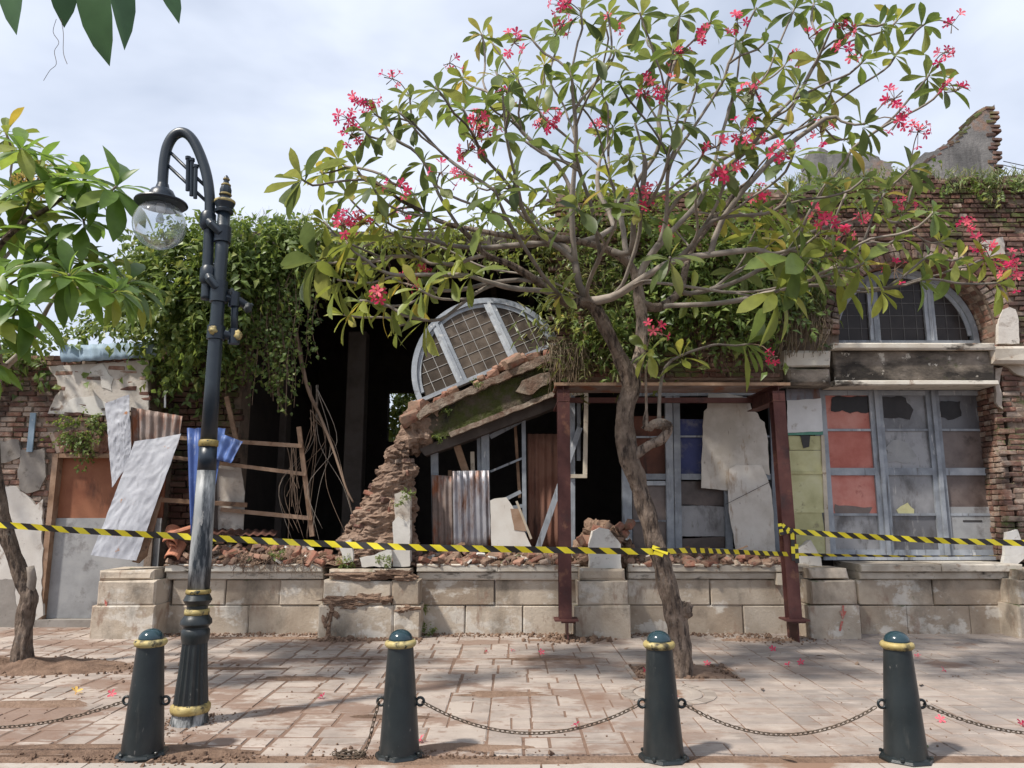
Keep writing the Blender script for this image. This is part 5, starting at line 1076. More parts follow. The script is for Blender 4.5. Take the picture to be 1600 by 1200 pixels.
def grow(tree, skel, tips, flowers, leafmix, leafL, center, flower_mat, bf=.35, tip_r=.011, seed=1, nleaf=(9, 14), force=None, bigset=()):
    """skel: list of (point, parent index, radius or 0); tips: end points; joins each tip to the nearest good place on what has grown"""
    rs = random.Random(seed)
    pos = [Vector(s[0]) for s in skel]; par = [s[1] for s in skel]; rex = [s[2] for s in skel]
    pl = []
    for i in range(len(pos)): pl.append(0 if par[i] < 0 else pl[par[i]] + (pos[i] - pos[par[i]]).length)
    order = sorted(range(len(tips)), key=lambda i: (tips[i][0] - center).length); ends = {}
    first_ok = min(i for i in range(len(pos)) if skel[i][3]) if len(skel[0]) > 3 else 0
    nsk = len(skel)
    barred = set(); forced = dict(force or {}); ends_sk = [k for k in range(nsk) if skel[k][3] and k not in [q[1] for q in skel]]
    for k in ends_sk:
        if k in forced.values(): continue
        g = (pos[k] - pos[par[k]]).normalized(); cand = [(((tips[i][0] - pos[k]).length) * (1.6 - g.dot((tips[i][0] - pos[k]).normalized())), i) for i in range(len(tips)) if i not in forced and (tips[i][0] - pos[k]).length > .25]
        if cand: forced[min(cand)[1]] = k
    order.sort(key=lambda i: (i not in forced))
    for i in order:
        tp, tdir = tips[i]
        best, bc = forced.get(i), (-1 if i in forced else 1e9)
        for k in range(len(pos)):
            if (k < nsk and not skel[k][3]) or k in barred: continue
            d = tp - pos[k]; dl = d.length
            if dl < .12: continue
            c = dl + bf * pl[k]
            if par[k] >= 0:
                g = (pos[k] - pos[par[k]]).normalized(); co = g.dot(d) / dl; c *= 1 + .55 * max(0, .45 - co)
            if d.z < -.1: c += -d.z * .6
            if c < bc: best, bc = k, c
        k = best; p0 = pos[k]; g = (pos[k] - pos[par[k]]).normalized() if par[k] >= 0 else Vector((0, 0, 1)); dl = (tp - p0).length
        p1 = p0 + (g * .5 + (tp - p0).normalized() * .5) * dl * .35; p2 = tp - tdir * dl * .33; n = max(3, int(dl / .15)); last = k; ph = rs.uniform(0, 6)
        for j in range(1, n + 1):
            t = j / n; q = p0 * (1 - t) ** 3 + p1 * 3 * t * (1 - t) ** 2 + p2 * 3 * t * t * (1 - t) + tp * t ** 3
            if j < n: q += Vector((math.sin(t * 9 + ph), math.cos(t * 7 + ph), math.sin(t * 8 + ph * 2))) * .011
            pos.append(q); par.append(last); rex.append(0); pl.append(pl[last] + (q - pos[last]).length); last = len(pos) - 1
            if i in (force or {}): barred.add(last)
        ends[i] = last
    N = len(pos); kids = [[] for _ in range(N)]
    for i in range(N):
        if par[i] >= 0: kids[par[i]].append(i)
    rad = [0.0] * N
    for i in range(N - 1, -1, -1):
        rad[i] = rex[i] if rex[i] > 0 else max((sum(rad[c] ** 2.35 for c in kids[i])) ** (1 / 2.35) if kids[i] else tip_r, tip_r)
    # chains
    stack = [0]; nb = 0
    while stack:
        s = stack.pop(); ch = ([par[s]] if par[s] >= 0 else []) + [s]; cur = s
        while kids[cur]:
            ks = sorted(kids[cur], key=lambda c: -rad[c]); nxt = ks[0]
            stack += ks[1:]; ch.append(nxt); cur = nxt
        P = [pos[c] for c in ch]; Rr = [rad[c] for c in ch]
        if par[s] >= 0: Rr[0] = min(Rr[0], Rr[1] * 1.15)
        if len(P) < 2: continue
        big = max(Rr) > .05; m = 9 if s == 0 else 3 if big else 2; PP = catmull(P, m)
        RR = []
        for i in range(len(P) - 1):
            for j in range(m): RR.append(Rr[i] + (Rr[i + 1] - Rr[i]) * j / m)
        RR.append(Rr[-1])
        b = MB(); b.tube(PP, RR, 40 if s == 0 else 14 if big else 7, wob=.3 if big else .1, seed=nb, ridge=.06 if s == 0 else 0, wstep=.12 if s == 0 else .35)
        b.build('trunk' if s == 0 else 'branch', 'bark' if big else 'twig', tree, smooth=True); nb += 1
    # leaf rosettes
    leaves = []; fl = []; stalk = MB()
    for i, (tp, tdir) in enumerate(tips):
        e = ends[i]; ax = (pos[e] - pos[par[e]]).normalized() * .5 + tdir * .6; ax.normalize(); n = rs.randint(*nleaf); az = rs.uniform(0, 6.28)
        o1 = ax.orthogonal().normalized(); o2 = ax.cross(o1); kind = leafmix(tp, rs); sc = rs.uniform(.85, 1.15) * (1.55 if i in bigset else 1)
        for k in range(n):
            f = (k + .5) / n; az += 2.4; th = R_(22 + 80 * f ** .9) + rs.uniform(-.15, .15); d = ax * math.cos(th) + (o1 * math.cos(az) + o2 * math.sin(az)) * math.sin(th)
            d.z -= .42 * f + rs.uniform(0, .15); d.normalize(); Ln = leafL * sc * (.6 + .55 * min(1, f * 1.8)) * rs.uniform(.85, 1.12)
            up = ax + Vector((0, 0, .5)); base = tp - ax * rs.uniform(0, .07) + d * .015
            q = quat_from(d, up + Vector((rs.uniform(-.35, .35), rs.uniform(-.35, .35), 0)))
            leaves.append((rs.choice(LEAF[kind]), base, q, (Ln, Ln, Ln), kind))
    for (px, py, nf) in flowers:
        j = min(range(len(tips)), key=lambda i: (proj(tips[i][0])[0] - px) ** 2 + (proj(tips[i][0])[1] - py) ** 2)
        tp, tdir = tips[j]; c = V(px, py, tp.y - rs.uniform(0, .2)); mid = tp.lerp(c, .5) + Vector((0, 0, .05)); far = (c - tp).length
        if far > .9: tp = c - Vector((0, 0, .2)); mid = c - Vector((0, 0, .1))
        stalk.tube(catmull([tp, mid, c - (c - mid) * .2], 3), .0055, 5)
        cc = c - (c - mid) * .2
        for k in range(nf + 1):
            d = Vector((rs.gauss(0, 1), rs.gauss(0, .8), rs.gauss(.25, .9))).normalized(); q = cc + d * rs.uniform(.05, .15)
            stalk.tube([cc, q - d * .02], .0035, 4)
            fl.append((rs.choice(FLOW[flower_mat]), q, quat_from(d.orthogonal(), d + Vector((0, -.25, 0))), (rs.uniform(.042, .056),) * 3))
        for k in range(3):
            d = Vector((rs.gauss(0, 1), rs.gauss(0, 1), rs.gauss(.3, .8))).normalized(); stalk.tube([cc, cc + d * .09], [.004, .006], 4)
    if stalk.v: tag(stalk.build('flower_stalks', 'drytwig', tree), kind='stuff')
    key = lambda it: -it[3][0] / (it[1] - Vector((0, 0, CAMZ))).length - (0 if (-20 < proj(it[1])[0] < 1620 and proj(it[1])[1] > -20) else -9)
    leaves.sort(key=key)
    for it in leaves[:300]: piece('leaf', it[0], tree, it[1], it[2], it[3])
    for kd in LEAF:
        r = [it[:4] for it in leaves[300:] if it[4] == kd]
        if r: merge_pieces('foliage', r, MATOF.get(kd, kd), tree)
    fl.sort(key=key)
    for it in fl[:300]: piece('flower', it[0], tree, it[1], it[2], it[3])
    if fl[300:]: merge_pieces('blossom', fl[300:], flower_mat, tree)
# --- main tree
T0 = G(1062, 1056)
mt = thing('frangipani_tree', T0, 'wide frangipani tree with red-pink flowers and a bent bare trunk in the paved pit', 'tree')
yb = T0.y
sk = []
def S(px, py, dy, parent, r, ok): sk.append((V(px, py, yb + dy), parent, r, ok)); return len(sk) - 1
sk.append((T0 + Vector((0, 0, -.06)), -1, .125, False))
i = S(1064, 1030, 0, 0, 0.1021, False); i = S(1060, 985, 0, i, 0.0947, False); i = S(1050, 940, 0, i, 0.0888, False); i = S(1038, 895, 0, i, 0.0858, False); i = S(1024, 850, 0, i, 0.0829, False); i = S(1010, 800, 0, i, 0.0829, False)
i = S(996, 752, 0, i, 0.0844, False); j = S(983, 718, 0, i, 0.0925, False); i = S(977, 680, 0, j, 0.0903, False); i = S(978, 640, 0, i, 0.0873, False); fk = S(986, 596, 0, i, 0.0888, False)
st = S(1015, 695, -.05, j, 0.0459, False); st = S(1035, 685, -.08, st, 0.0473, False); st = S(1044, 668, -.1, st, 0.0473, False); st1 = S(1030, 660, -.12, st, 0.0430, False); st2 = S(1010, 666, -.12, st1, 0.0387, False)
s1 = S(1030, 630, -.12, st1, 0.0189, False); s1 = S(1034, 590, -.14, s1, 0.0172, False); s1 = S(1050, 562, -.16, s1, 0.0155, False); s3 = S(1100, 543, -.2, s1, 0.0129, False)
s2 = S(1010, 640, -.12, st2, 0.0138, False); s2 = S(1009, 590, -.12, s2, 0.0129, False)
a = S(968, 558, -.05, fk, 0.0666, False); a = S(950, 520, -.1, a, 0.0629, False); a = S(936, 492, -.12, a, 0.0607, False); la = S(920, 472, -.15, a, 0.0577, True)
b1 = S(893, 474, -.2, la, 0.0430, True); b1 = S(868, 462, -.3, b1, 0.0387, True); b1 = S(840, 440, -.4, b1, 0.0361, True); b1 = S(800, 415, -.5, b1, 0.0301, True); b1 = S(760, 398, -.6, b1, 0.0258, True)
b2 = S(905, 445, -.2, la, 0.0387, True); b2 = S(898, 410, -.2, b2, 0.0361, True); b2 = S(885, 388, -.1, b2, 0.0361, True); b2 = S(850, 380, 0, b2, 0.0344, True); b2 = S(800, 384, .1, b2, 0.0310, True); b2 = S(740, 388, .2, b2, 0.0258, True); b2 = S(690, 380, .3, b2, 0.0224, True)
b3 = S(955, 465, -.25, la, 0.0430, True); b3 = S(985, 448, -.4, b3, 0.0387, True); b3 = S(1020, 425, -.55, b3, 0.0344, True); b3 = S(1060, 405, -.7, b3, 0.0318, True); b3 = S(1110, 398, -.85, b3, 0.0292, True); b3 = S(1180, 390, -1.0, b3, 0.0258, True)
c = S(1000, 550, .1, fk, 0.0629, False); c = S(1003, 510, .15, c, 0.0592, False); c = S(1000, 475, .2, c, 0.0592, True)
c1 = S(995, 440, .2, c, 0.0473, True); c1 = S(985, 415, .2, c1, 0.0430, True); c1 = S(955, 392, .1, c1, 0.0396, True); c1 = S(910, 378, 0, c1, 0.0361, True); c1 = S(860, 372, -.1, c1, 0.0327, True); c1 = S(800, 370, -.2, c1, 0.0258, True); c1 = S(720, 355, -.2, c1, 0.0224, True)
c2 = S(1030, 480, .3, c, 0.0473, True); c2 = S(1062, 455, .45, c2, 0.0430, True); c2 = S(1070, 425, .55, c2, 0.0387, True); c2 = S(1080, 390, .7, c2, 0.0344, True); c2 = S(1110, 350, .85, c2, 0.0292, True); c2 = S(1150, 300, 1.0, c2, 0.0258, True)
c3 = S(985, 395, -.1, c1 - 4, 0.0310, True); c3 = S(990, 350, -.3, c3, 0.0292, True); c3 = S(1003, 300, -.45, c3, 0.0275, True); c3 = S(1008, 255, -.6, c3, 0.0258, True)
c4 = S(960, 355, .3, c1 - 3, 0.0292, True); c4 = S(935, 300, .4, c4, 0.0275, True); c4 = S(935, 265, .5, c4, 0.0258, True)
c5 = S(1130, 340, -.8, b3 - 1, 0.0258, True); c5 = S(1200, 255, -.9, c5, 0.0241, True); c5 = S(1290, 185, -1, c5, 0.0206, True)
tips_px = [(752, 52), (768, 66), (680, 135), (640, 150), (620, 172), (585, 178), (570, 205), (602, 197), (645, 192), (468, 277), (500, 268), (528, 248), (790, 202), (700, 158), (722, 168), (775, 112), (795, 132), (742, 217),
    (556, 264), (582, 290), (602, 276), (645, 302), (682, 290), (745, 292), (788, 282), (506, 346), (540, 376), (494, 408), (527, 437), (545, 385), (562, 402), (592, 422), (537, 492), (562, 470), (604, 478), (662, 500), (655, 452), (672, 447), (622, 440), (617, 510), (700, 432), (692, 412), (722, 402), (580, 342), (602, 346), (640, 352),
    (866, 46), (907, 18), (950, 22), (944, 38), (808, 118), (788, 165), (892, 116), (902, 160), (962, 76), (1022, 92), (1052, 76), (940, 147), (957, 196), (948, 206), (870, 237), (1042, 152), (1058, 82), (1112, 32), (1062, 22), (1146, 142), (1132, 122), (1032, 212), (1042, 242), (1102, 232), (1132, 262), (992, 192), (802, 282), (966, 126), (1092, 282),
    (772, 292), (902, 322), (856, 292), (952, 277), (962, 312), (1052, 352), (1002, 332), (1047, 402), (1082, 462), (872, 458),
    (1446, 37), (1402, 32), (1382, 37), (1306, 32), (1402, 82), (1352, 92), (1452, 117), (1478, 132), (1226, 102), (1196, 172), (1202, 192), (1282, 177), (1356, 192), (1332, 232), (1422, 262), (1322, 217), (1152, 247), (1202, 242), (1272, 4), (1182, 12), (1242, 12),
    (1182, 357), (1202, 382), (1232, 392), (1252, 402), (1352, 410), (1442, 437), (1412, 332), (1432, 282), (1352, 277), (1217, 452), (1172, 537), (1472, 377), (1560, 442), (1546, 402), (1352, 322), (1402, 372), (1490, 420), (1300, 395), (1000, 20), (1150, 60), (1090, 130), (850, 100), (830, 60), (1000, 140), (1180, 130), (1240, 160), (1060, 180), (900, 240), (840, 170), (1010, 548), (1062, 556),
    (1130, 330), (1160, 422), (1282, 362), (1322, 302), (1382, 302), (1252, 352), (1312, 424), (1382, 452), (1502, 402), (1232, 302), (1292, 284), (650, 402), (622, 382), (572, 442), (522, 402), (612, 302), (702, 332), (762, 332), (822, 322), (832, 352), (1100, 300), (1190, 330), (1460, 330), (1450, 400), (590, 330), (540, 300), (660, 250), (720, 120), (820, 220), (760, 160), (1010, 60), (930, 90), (1090, 190), (1160, 200), (1240, 240), (1250, 130), (1300, 140), (1340, 40), (1200, 60), (1080, 110), (980, 240), (860, 130), (1280, 90), (660, 330), (730, 430), (580, 470), (1240, 440), (1330, 390)]
rt = random.Random(5); tips = []; ctr = V(1010, 420, yb)
for (px, py) in tips_px:
    rx, ry = (px - 1010) / 620, (py - 330) / 420; e = math.sqrt(max(.05, 1 - min(.95, rx * rx + ry * ry))); dy = rt.uniform(-1.5, 1.35) * e - .25
    if (px, py) in ((902, 322), (1252, 402), (1352, 410), (1217, 452), (494, 408), (468, 277), (662, 500)): dy = -1.4 * max(e, .55)
    if (px, py) in ((1010, 548), (1062, 556), (1172, 537)): dy = -.2
    if (px, py) == (1082, 462): dy = .5
    y = min(yb + dy, 9.0); p = V(px, py, y); out = Vector((p.x - T0.x, p.y - T0.y, 0)); out = out.normalized() if out.length > .3 else Vector((0, 0, 0))
    low = max(0, min(1, (py - 330) / 150)); td = (out * (.55 + .5 * low) + Vector((rt.uniform(-.3, .3), rt.uniform(-.3, .3), .85 - .75 * low))).normalized(); tips.append((p, td))
FORCE = {tips_px.index((1010, 548)): s2, tips_px.index((1062, 556)): s1, tips_px.index((1172, 537)): s3}
BIG = {tips_px.index(q) for q in ((902, 322), (1252, 402), (1352, 410), (1217, 452), (494, 408), (468, 277), (662, 500), (1232, 392), (1182, 357), (1312, 424), (1172, 537), (527, 437))}
flows = [(540, 185, 6), (560, 160, 6), (610, 122, 4), (572, 156, 7), (546, 213, 6), (700, 98, 3), (800, 70, 5), (878, 8, 8), (747, 188, 8), (762, 208, 6), (795, 150, 3), (730, 238, 7), (848, 202, 8), (872, 192, 7), (935, 198, 10), (1020, 130, 7), (1045, 145, 5), (1008, 150, 5), (1060, 90, 7), (1262, 58, 6), (1250, 88, 6), (1318, 48, 6), (1152, 35, 5), (1322, 78, 5), (1492, 40, 2), (1478, 80, 5), (1495, 146, 5), (1402, 152, 7), (1410, 190, 7), (1282, 212, 7), (1230, 240, 5), (1182, 214, 5), (1138, 272, 10), (1120, 232, 6), (1162, 212, 6), (535, 352, 10), (552, 345, 10), (568, 352, 8), (628, 335, 4), (640, 440, 7), (662, 435, 6), (594, 460, 5), (1186, 305, 9), (1275, 328, 7), (1292, 346, 8), (1322, 366, 6), (1512, 352, 7), (1530, 382, 7), (1582, 408, 9), (1590, 432, 8), (1214, 562, 3), (1024, 516, 5), (1016, 306, 9), (1046, 362, 6), (1420, 318, 4), (1436, 202, 7), (722, 272, 7), (625, 290, 4), (1170, 150, 5), (960, 40, 5), (1100, 60, 5), (880, 40, 4), (690, 270, 3), (1350, 355, 5), (1400, 420, 3)]
def mix_main(p, rs):
    py = proj(p)[1]; r = rs.random()
    return 'leaf_yellow' if r < (.58 if py > 320 else .15) else 'leaf_bright' if r < (.85 if py > 320 else .38) else 'leaf'  # low rosettes take more of the lighter leaves, sunlight painted into their colour
grow(mt, sk, tips, flows, mix_main, .238, ctr, 'pink', bf=.72, seed=4, nleaf=(7, 11), force=FORCE, bigset=BIG)
b = MB(); lump(b, V(1070, 955, yb - .03), (.07, .07, .085), 3, .4); b.build('knot', 'bark', mt, smooth=True)
b = MB(); lump(b, V(1038, 664, yb - .12), (.075, .05, .045), 5, .5); lump(b, V(1014, 667, yb - .12), (.06, .04, .036), 6, .5); b.build('stub_knot', 'bark', mt, smooth=True)
# --- left tree
T1 = G(38, 1046); y1 = T1.y
lt = thing('frangipani_tree', T1, 'bright green frangipani with long leaves and yellow flowers beside the boarded doorway', 'tree')
sk = [(T1 + Vector((0, 0, -.08)), -1, .105, False)]; yb = y1
i = S(36, 1010, 0, 0, 0.0800, False); i = S(40, 960, 0, i, 0.0784, False); i = S(45, 930, 0, i, 0.0760, False); k0 = i
z_ = S(50, 905, -.04, k0, 0.0400, False); S(47, 885, -.05, z_, 0.0360, False)
i = S(30, 890, 0, k0, 0.0680, False); i = S(12, 840, -.05, i, 0.0640, False); i = S(0, 790, -.1, i, 0.0624, False); i = S(-10, 720, -.15, i, 0.0600, False); i = S(-12, 650, -.2, i, 0.0560, False); f1 = S(-8, 600, -.3, i, 0.0528, True)
a = S(12, 570, -.5, f1, 0.0320, True); a = S(45, 540, -.8, a, 0.0240, True); a = S(65, 500, -1.0, a, 0.0200, True); a = S(85, 465, -1.1, a, 0.0160, True)
a = S(-20, 530, -.35, f1, 0.0360, True); a = S(-20, 450, -.5, a, 0.0320, True); a = S(-5, 390, -.7, a, 0.0280, True); a = S(35, 350, -.9, a, 0.0240, True); c_ = S(75, 325, -1.0, a, 0.0192, True)
a = S(-45, 480, -.2, f1, 0.0320, True); a = S(-60, 380, .1, a, 0.0280, True)
tips = []
for (px, py, dy) in [(34, 232, -1.2), (8, 205, -.8), (100, 276, -1.0), (46, 312, -.8), (132, 276, -1.1), (182, 291, -1.3), (130, 342, -1.0), (78, 366, -.7), (108, 428, -1.5), (182, 452, -1.4), (30, 472, -1.5), (-12, 495, -1.6), (130, 402, -.8), (60, 402, -.9), (20, 302, -.6), (202, 440, -1.0), (-8, 432, -1.1), (152, 420, -.9), (-30, 330, -.5), (-60, 280, .2), (-90, 400, 0), (60, 250, -.3), (-40, 560, -1), (20, 360, -.3)]:
    p = V(px, py, y1 + dy); out = Vector((p.x - T1.x, p.y - T1.y, 0)).normalized(); tips.append((p, (out * .5 + Vector((ru(-.2, .2), ru(-.2, .2), .75))).normalized()))
grow(lt, sk, tips, [(36, 280, 5), (50, 288, 7), (66, 278, 5)], lambda p, rs: 'leaf_yellow' if rs.random() < .08 else 'pointed', .37, V(0, 600, y1), 'flower_yellow', seed=9, nleaf=(14, 19))
# earth heaped at its foot
em = thing('earth_mound', T1, 'low mound of loose brown earth round the left tree foot', 'soil heap')
b = MB(); n = 26; vs = []
for j in range(n + 1):
    for i in range(n + 1):
        u, v = i / n * 2 - 1, j / n * 2 - 1; r = math.sqrt(u * u + v * v); x, y = T1.x - .1 + u * 1.15, T1.y + .1 + v * .42
        vs.append((x, y, -.012 + max(0, 1 - r) ** .7 * (.11 + .09 * nz((x, y, 0), 5)) + .012 * nz((x, y, 0), 16)))
b.add(vs, [(j * (n + 1) + i, j * (n + 1) + i + 1, (j + 1) * (n + 1) + i + 1, (j + 1) * (n + 1) + i) for j in range(n) for i in range(n)]); b.build('earth', 'soil', em)
# --- tree beside the photographer, only its low leaves hang into view
N0 = Vector((-2.7, 1.5, 0))
nt = thing('frangipani_tree', (N0.x, N0.y, -.12), 'large dark hanging leaves with two dry threads, close overhead against the sky', 'tree')
rc = V(125, -120, 2.0)
b = MB(); b.tube(catmull([N0 + Vector((0, 0, -.12)), N0 + Vector((.05, .05, 1.2)), N0 + Vector((.1, .1, 2.6)), N0 + Vector((.0, .1, 3.6))], 6), [.11] * 7 + [.09] * 12, 12, wob=.25); b.build('trunk', 'bark', nt, smooth=True)
b = MB(); b.tube(catmull([N0 + Vector((.1, .1, 2.7)), N0.lerp(rc, .5) + Vector((0, 0, 1.75)), rc + Vector((-.05, 0, .05)), rc + Vector((.06, 0, .03))], 8), .022, 9); b.build('branch', 'twig', nt, smooth=True)
for (x0, y0, x1, y1_, Yd, ln, m, nv) in ((20, -150, 6, 46, 1.9, 1.25, 0, (-.5, -1, .3)), (100, -130, 92, 31, 2.05, .9, 1, (.6, -1, .1)), (140, -110, 139, 90, 2.0, 1.0, 2, (-.25, -1, .2)), (165, -120, 221, 74, 2.1, .8, 3, (1.2, -1, .1)), (215, -120, 290, 19, 2.2, .8, 1, (1, -1, .2)), (60, -140, -60, 10, 2.0, 1, 2, (-.3, -1, .2))):
    a_, c_ = V(x0, y0, Yd), V(x1, y1_, Yd - .03); d = c_ - a_; Ln = d.length * .93; wdt = .27 * ln
    piece('leaf', DARKLEAF[m], nt, a_, quat_from(d, Vector(nv)), (Ln, Ln * .75 * ln, Ln * .4))
for P in ([(88, 30), (83, 50), (92, 66), (85, 80), (88, 100), (78, 110), (68, 126)], [(95, 29), (99, 52), (99, 82), (105, 100)]):
    b = MB(); b.tube(catmull([V(x, y, 2.04) for x, y in P], 4), .0009, 4); b.build('dry_thread', 'drytwig', nt)
# ================================================================== CLIMBERS AND WILD GROWTH
def blobs(lst, per, Lr, Wr, droop=.5, rs=np.random.RandomState(3), spray=11):
    """leaves set along short arching sprigs that cover lumpy mounds"""
    P, Dr, Nn, Ls = [], [], [], []
    for (px, py, Y, rx, ry, ryd) in lst:
        c = V(px, py, Y); k = .0088 * Y / 10; a = np.array([rx * k, ryd, ry * k]); n = max(3, int(per * (a[0] * a[2]) ** .9 * 10 / spray))
        d = rs.normal(size=(n, 3)); d /= np.linalg.norm(d, axis=1)[:, None]; d[:, 1] = np.where(rs.rand(n) < .8, -np.abs(d[:, 1]), d[:, 1])
        q = np.array([mnoise.noise(Vector(x) * 2.3 + c) + .5 * mnoise.noise(Vector(x) * 5.1 - c) for x in d]); r = (.60 + .40 * rs.rand(n) ** .6) * (1 + .6 * q)
        o = np.array(c) + d * a * r[:, None]; sz = rs.rand(n) ** 1.3
        ax = d * np.array([1, 1, .5]) + rs.normal(size=(n, 3)) * .55; ax[:, 2] += .25 - droop; ax /= np.linalg.norm(ax, axis=1)[:, None]
        sd = np.cross(ax, rs.normal(size=(n, 3))); sd /= np.linalg.norm(sd, axis=1)[:, None] + 1e-9; up = np.cross(sd, ax); up *= np.where(up[:, 2:3] < 0, -1, 1)
        for j in range(spray):
            L = (Lr[0] + (Lr[1] - Lr[0]) * sz) * (.75 + .5 * rs.rand(n)); t = (j / spray) * spray * .33 * L; sgn = 1 if j % 2 else -1
            p = o + ax * t[:, None] - np.array([0, 0, 1]) * (t ** 2 * .9)[:, None]
            P.append(p); Dr.append(ax * .55 + sd * sgn * .8 + rs.normal(size=(n, 3)) * .22 - np.array([0, 0, droop * .5])); Nn.append(up + rs.normal(size=(n, 3)) * .3 + np.array([0, -.3, .2])); Ls.append(L)
    P, Dr, Nn, Ls = map(np.concatenate, (P, Dr, Nn, Ls)); return P, Dr, Nn, Ls, Ls * Wr
def strands(name, starts, parent, mat_stem, leaf_mat_, rs, leafL=.06, dens=26):
    b = MB(); P, Dr, Nn, Ls = [], [], [], []
    for (x, y, Y, py1) in starts:
        p = V(x, y, Y); e = V(x + rs.uniform(-14, 14), py1, Y - .03); k = max(4, int((p - e).length / .09)); pts = []
        for j in range(k + 1):
            t = j / k; q = p.lerp(e, t) + Vector((math.sin(t * 7 + x) * .04, -.08 * math.sin(t * 3.1), 0)); pts.append(q)
        b.tube(pts, .004, 4)
        for j in range(int((p - e).length * dens)):
            t = rs.random(); i = min(k - 1, int(t * k)); q = pts[i].lerp(pts[i + 1], t * k - i); P.append(q + Vector((rs.gauss(0, .03), rs.gauss(0, .03), 0)))
            Dr.append((rs.gauss(0, 1), rs.gauss(-.3, .6), rs.gauss(-.5, .6))); Nn.append((rs.gauss(0, .5), -.8 + rs.gauss(0, .4), .6)); Ls.append(leafL * rs.uniform(.6, 1.3))
    tag(b.build('vine_stems', mat_stem, parent), kind='stuff')
    if P: Ls = np.array(Ls); leaf_cloud('vine_leaves', P, Dr, Nn, Ls, Ls * .75, leaf_mat_, parent)
rs = random.Random(21)
iv = thing('climbing_ivy', V(330, 560, YL), 'thick green ivy smothering the corner above the doorway, trailing strands over the dark opening', 'ivy')
P_ = blobs([(300, 440, YL - .05, 95, 60, .45), (385, 405, YL + .1, 85, 45, .5), (440, 395, YL + .1, 60, 42, .45), (275, 485, YL - .1, 62, 58, .4), (335, 520, YL - .05, 62, 60, .4), (255, 425, YL, 42, 30, .4), (190, 505, YL + .35, 70, 14, .2), (85, 532, YL + .35, 50, 10, .2), (30, 565, YL + .1, 40, 24, .2), (475, 378, YL + .1, 42, 26, .4), (300, 570, YL + .15, 45, 35, .25), (350, 480, YL, 60, 50, .4), (262, 545, YL + .2, 30, 26, .2), (-40, 560, YL, 50, 40, .4), (290, 390, YL, 50, 30, .4), (350, 375, YL + .1, 60, 22, .4)], 330, (.06, .13), .62)
leaf_cloud('foliage', *P_, 'ivy', iv)
P_ = blobs([(300, 425, YL - .15, 100, 58, .5), (395, 390, YL, 90, 40, .5), (190, 508, YL + .3, 70, 12, .2), (260, 465, YL - .05, 44, 42, .3), (30, 560, YL, 38, 22, .2), (75, 556, YL - .05, 18, 10, .12), (300, 480, YL - .25, 80, 60, .5), (420, 385, YL - .1, 70, 30, .5)], 190, (.08, .16), .5); leaf_cloud('young_leaves', *P_, 'leaf_bright', iv)
strands('strand', [(rs.uniform(368, 492), rs.uniform(395, 435), YL + rs.uniform(-.25, .1), rs.choice((480, 520, 560, 600, 470, 505, 540))) for _ in range(60)] + [(425 + k * 4, 430, YL - .15, 620 + rs.uniform(-20, 42)) for k in range(7)] + [(rs.uniform(385, 470), 420, YL - .1, rs.uniform(560, 640)) for _ in range(14)] + [(rs.uniform(330, 380), 500, YL, rs.uniform(560, 640)) for _ in range(10)], iv, 'drytwig', 'ivy', rs, .07, 24)
b = MB()
for x in range(372, 484, 2):
    p = V(x + rs.uniform(-2, 2), 352, YL + .1); e = p + Vector((rs.uniform(-.15, .15), rs.uniform(-.1, .1), rs.uniform(.08, .3))); b.tube([p, p.lerp(e, .5) + Vector((.01, 0, 0)), e], [.003, .0025, .001], 3)
tag(b.build('dry_stalks', 'drygrass', iv), kind='stuff')
# a big aerial root and its tangle in the dark opening
ar = thing('aerial_roots', V(545, 850, YR + .4), 'long brown aerial root fanning into a tangle in the dark opening', 'roots')
mainr = catmull([V(462, 520, YL - .1), V(470, 560, YL - .05), V(482, 610, YL), V(500, 650, YL + .05), V(520, 700, YL), V(540, 760, YL - .1), V(552, 785, YL - .1)], 5)
b = MB(); b.tube(mainr, [.035 - .024 * i / (len(mainr) - 1) for i in range(len(mainr))], 7, wob=.2); b.build('main_root', 'drytwig', ar, smooth=True)
for k in range(14):
    x0 = rs.uniform(484, 498); x1 = rs.choice((rs.uniform(455, 500), rs.uniform(500, 565))); y0 = rs.uniform(590, 660)
    pts = catmull([V(x0, y0, YL), V(x0 + (x1 - x0) * .3 + rs.uniform(-30, 30), 690, YL + rs.uniform(-.15, .2)), V(x0 + (x1 - x0) * .7 + rs.uniform(-34, 34), 760, YL + rs.uniform(-.2, .1)), V(x1, rs.uniform(815, 850), YL - .25)], 6)
    b = MB(); b.tube(pts, [.006 - .004 * i / (len(pts) - 1) for i in range(len(pts))], 5); b.build('root', 'drytwig' if k % 3 else 'twig', ar, smooth=True)
for k in range(8):
    x0 = rs.uniform(448, 465); pts = catmull([V(x0, 698, YR + .4), V(x0 + rs.uniform(-6, 6), 735, YR + .38), V(x0 + rs.uniform(-12, 10), rs.uniform(760, 850), YR + .36)], 5)
    b = MB(); b.tube(pts, .0045, 4); b.build('root', 'drytwig', ar)
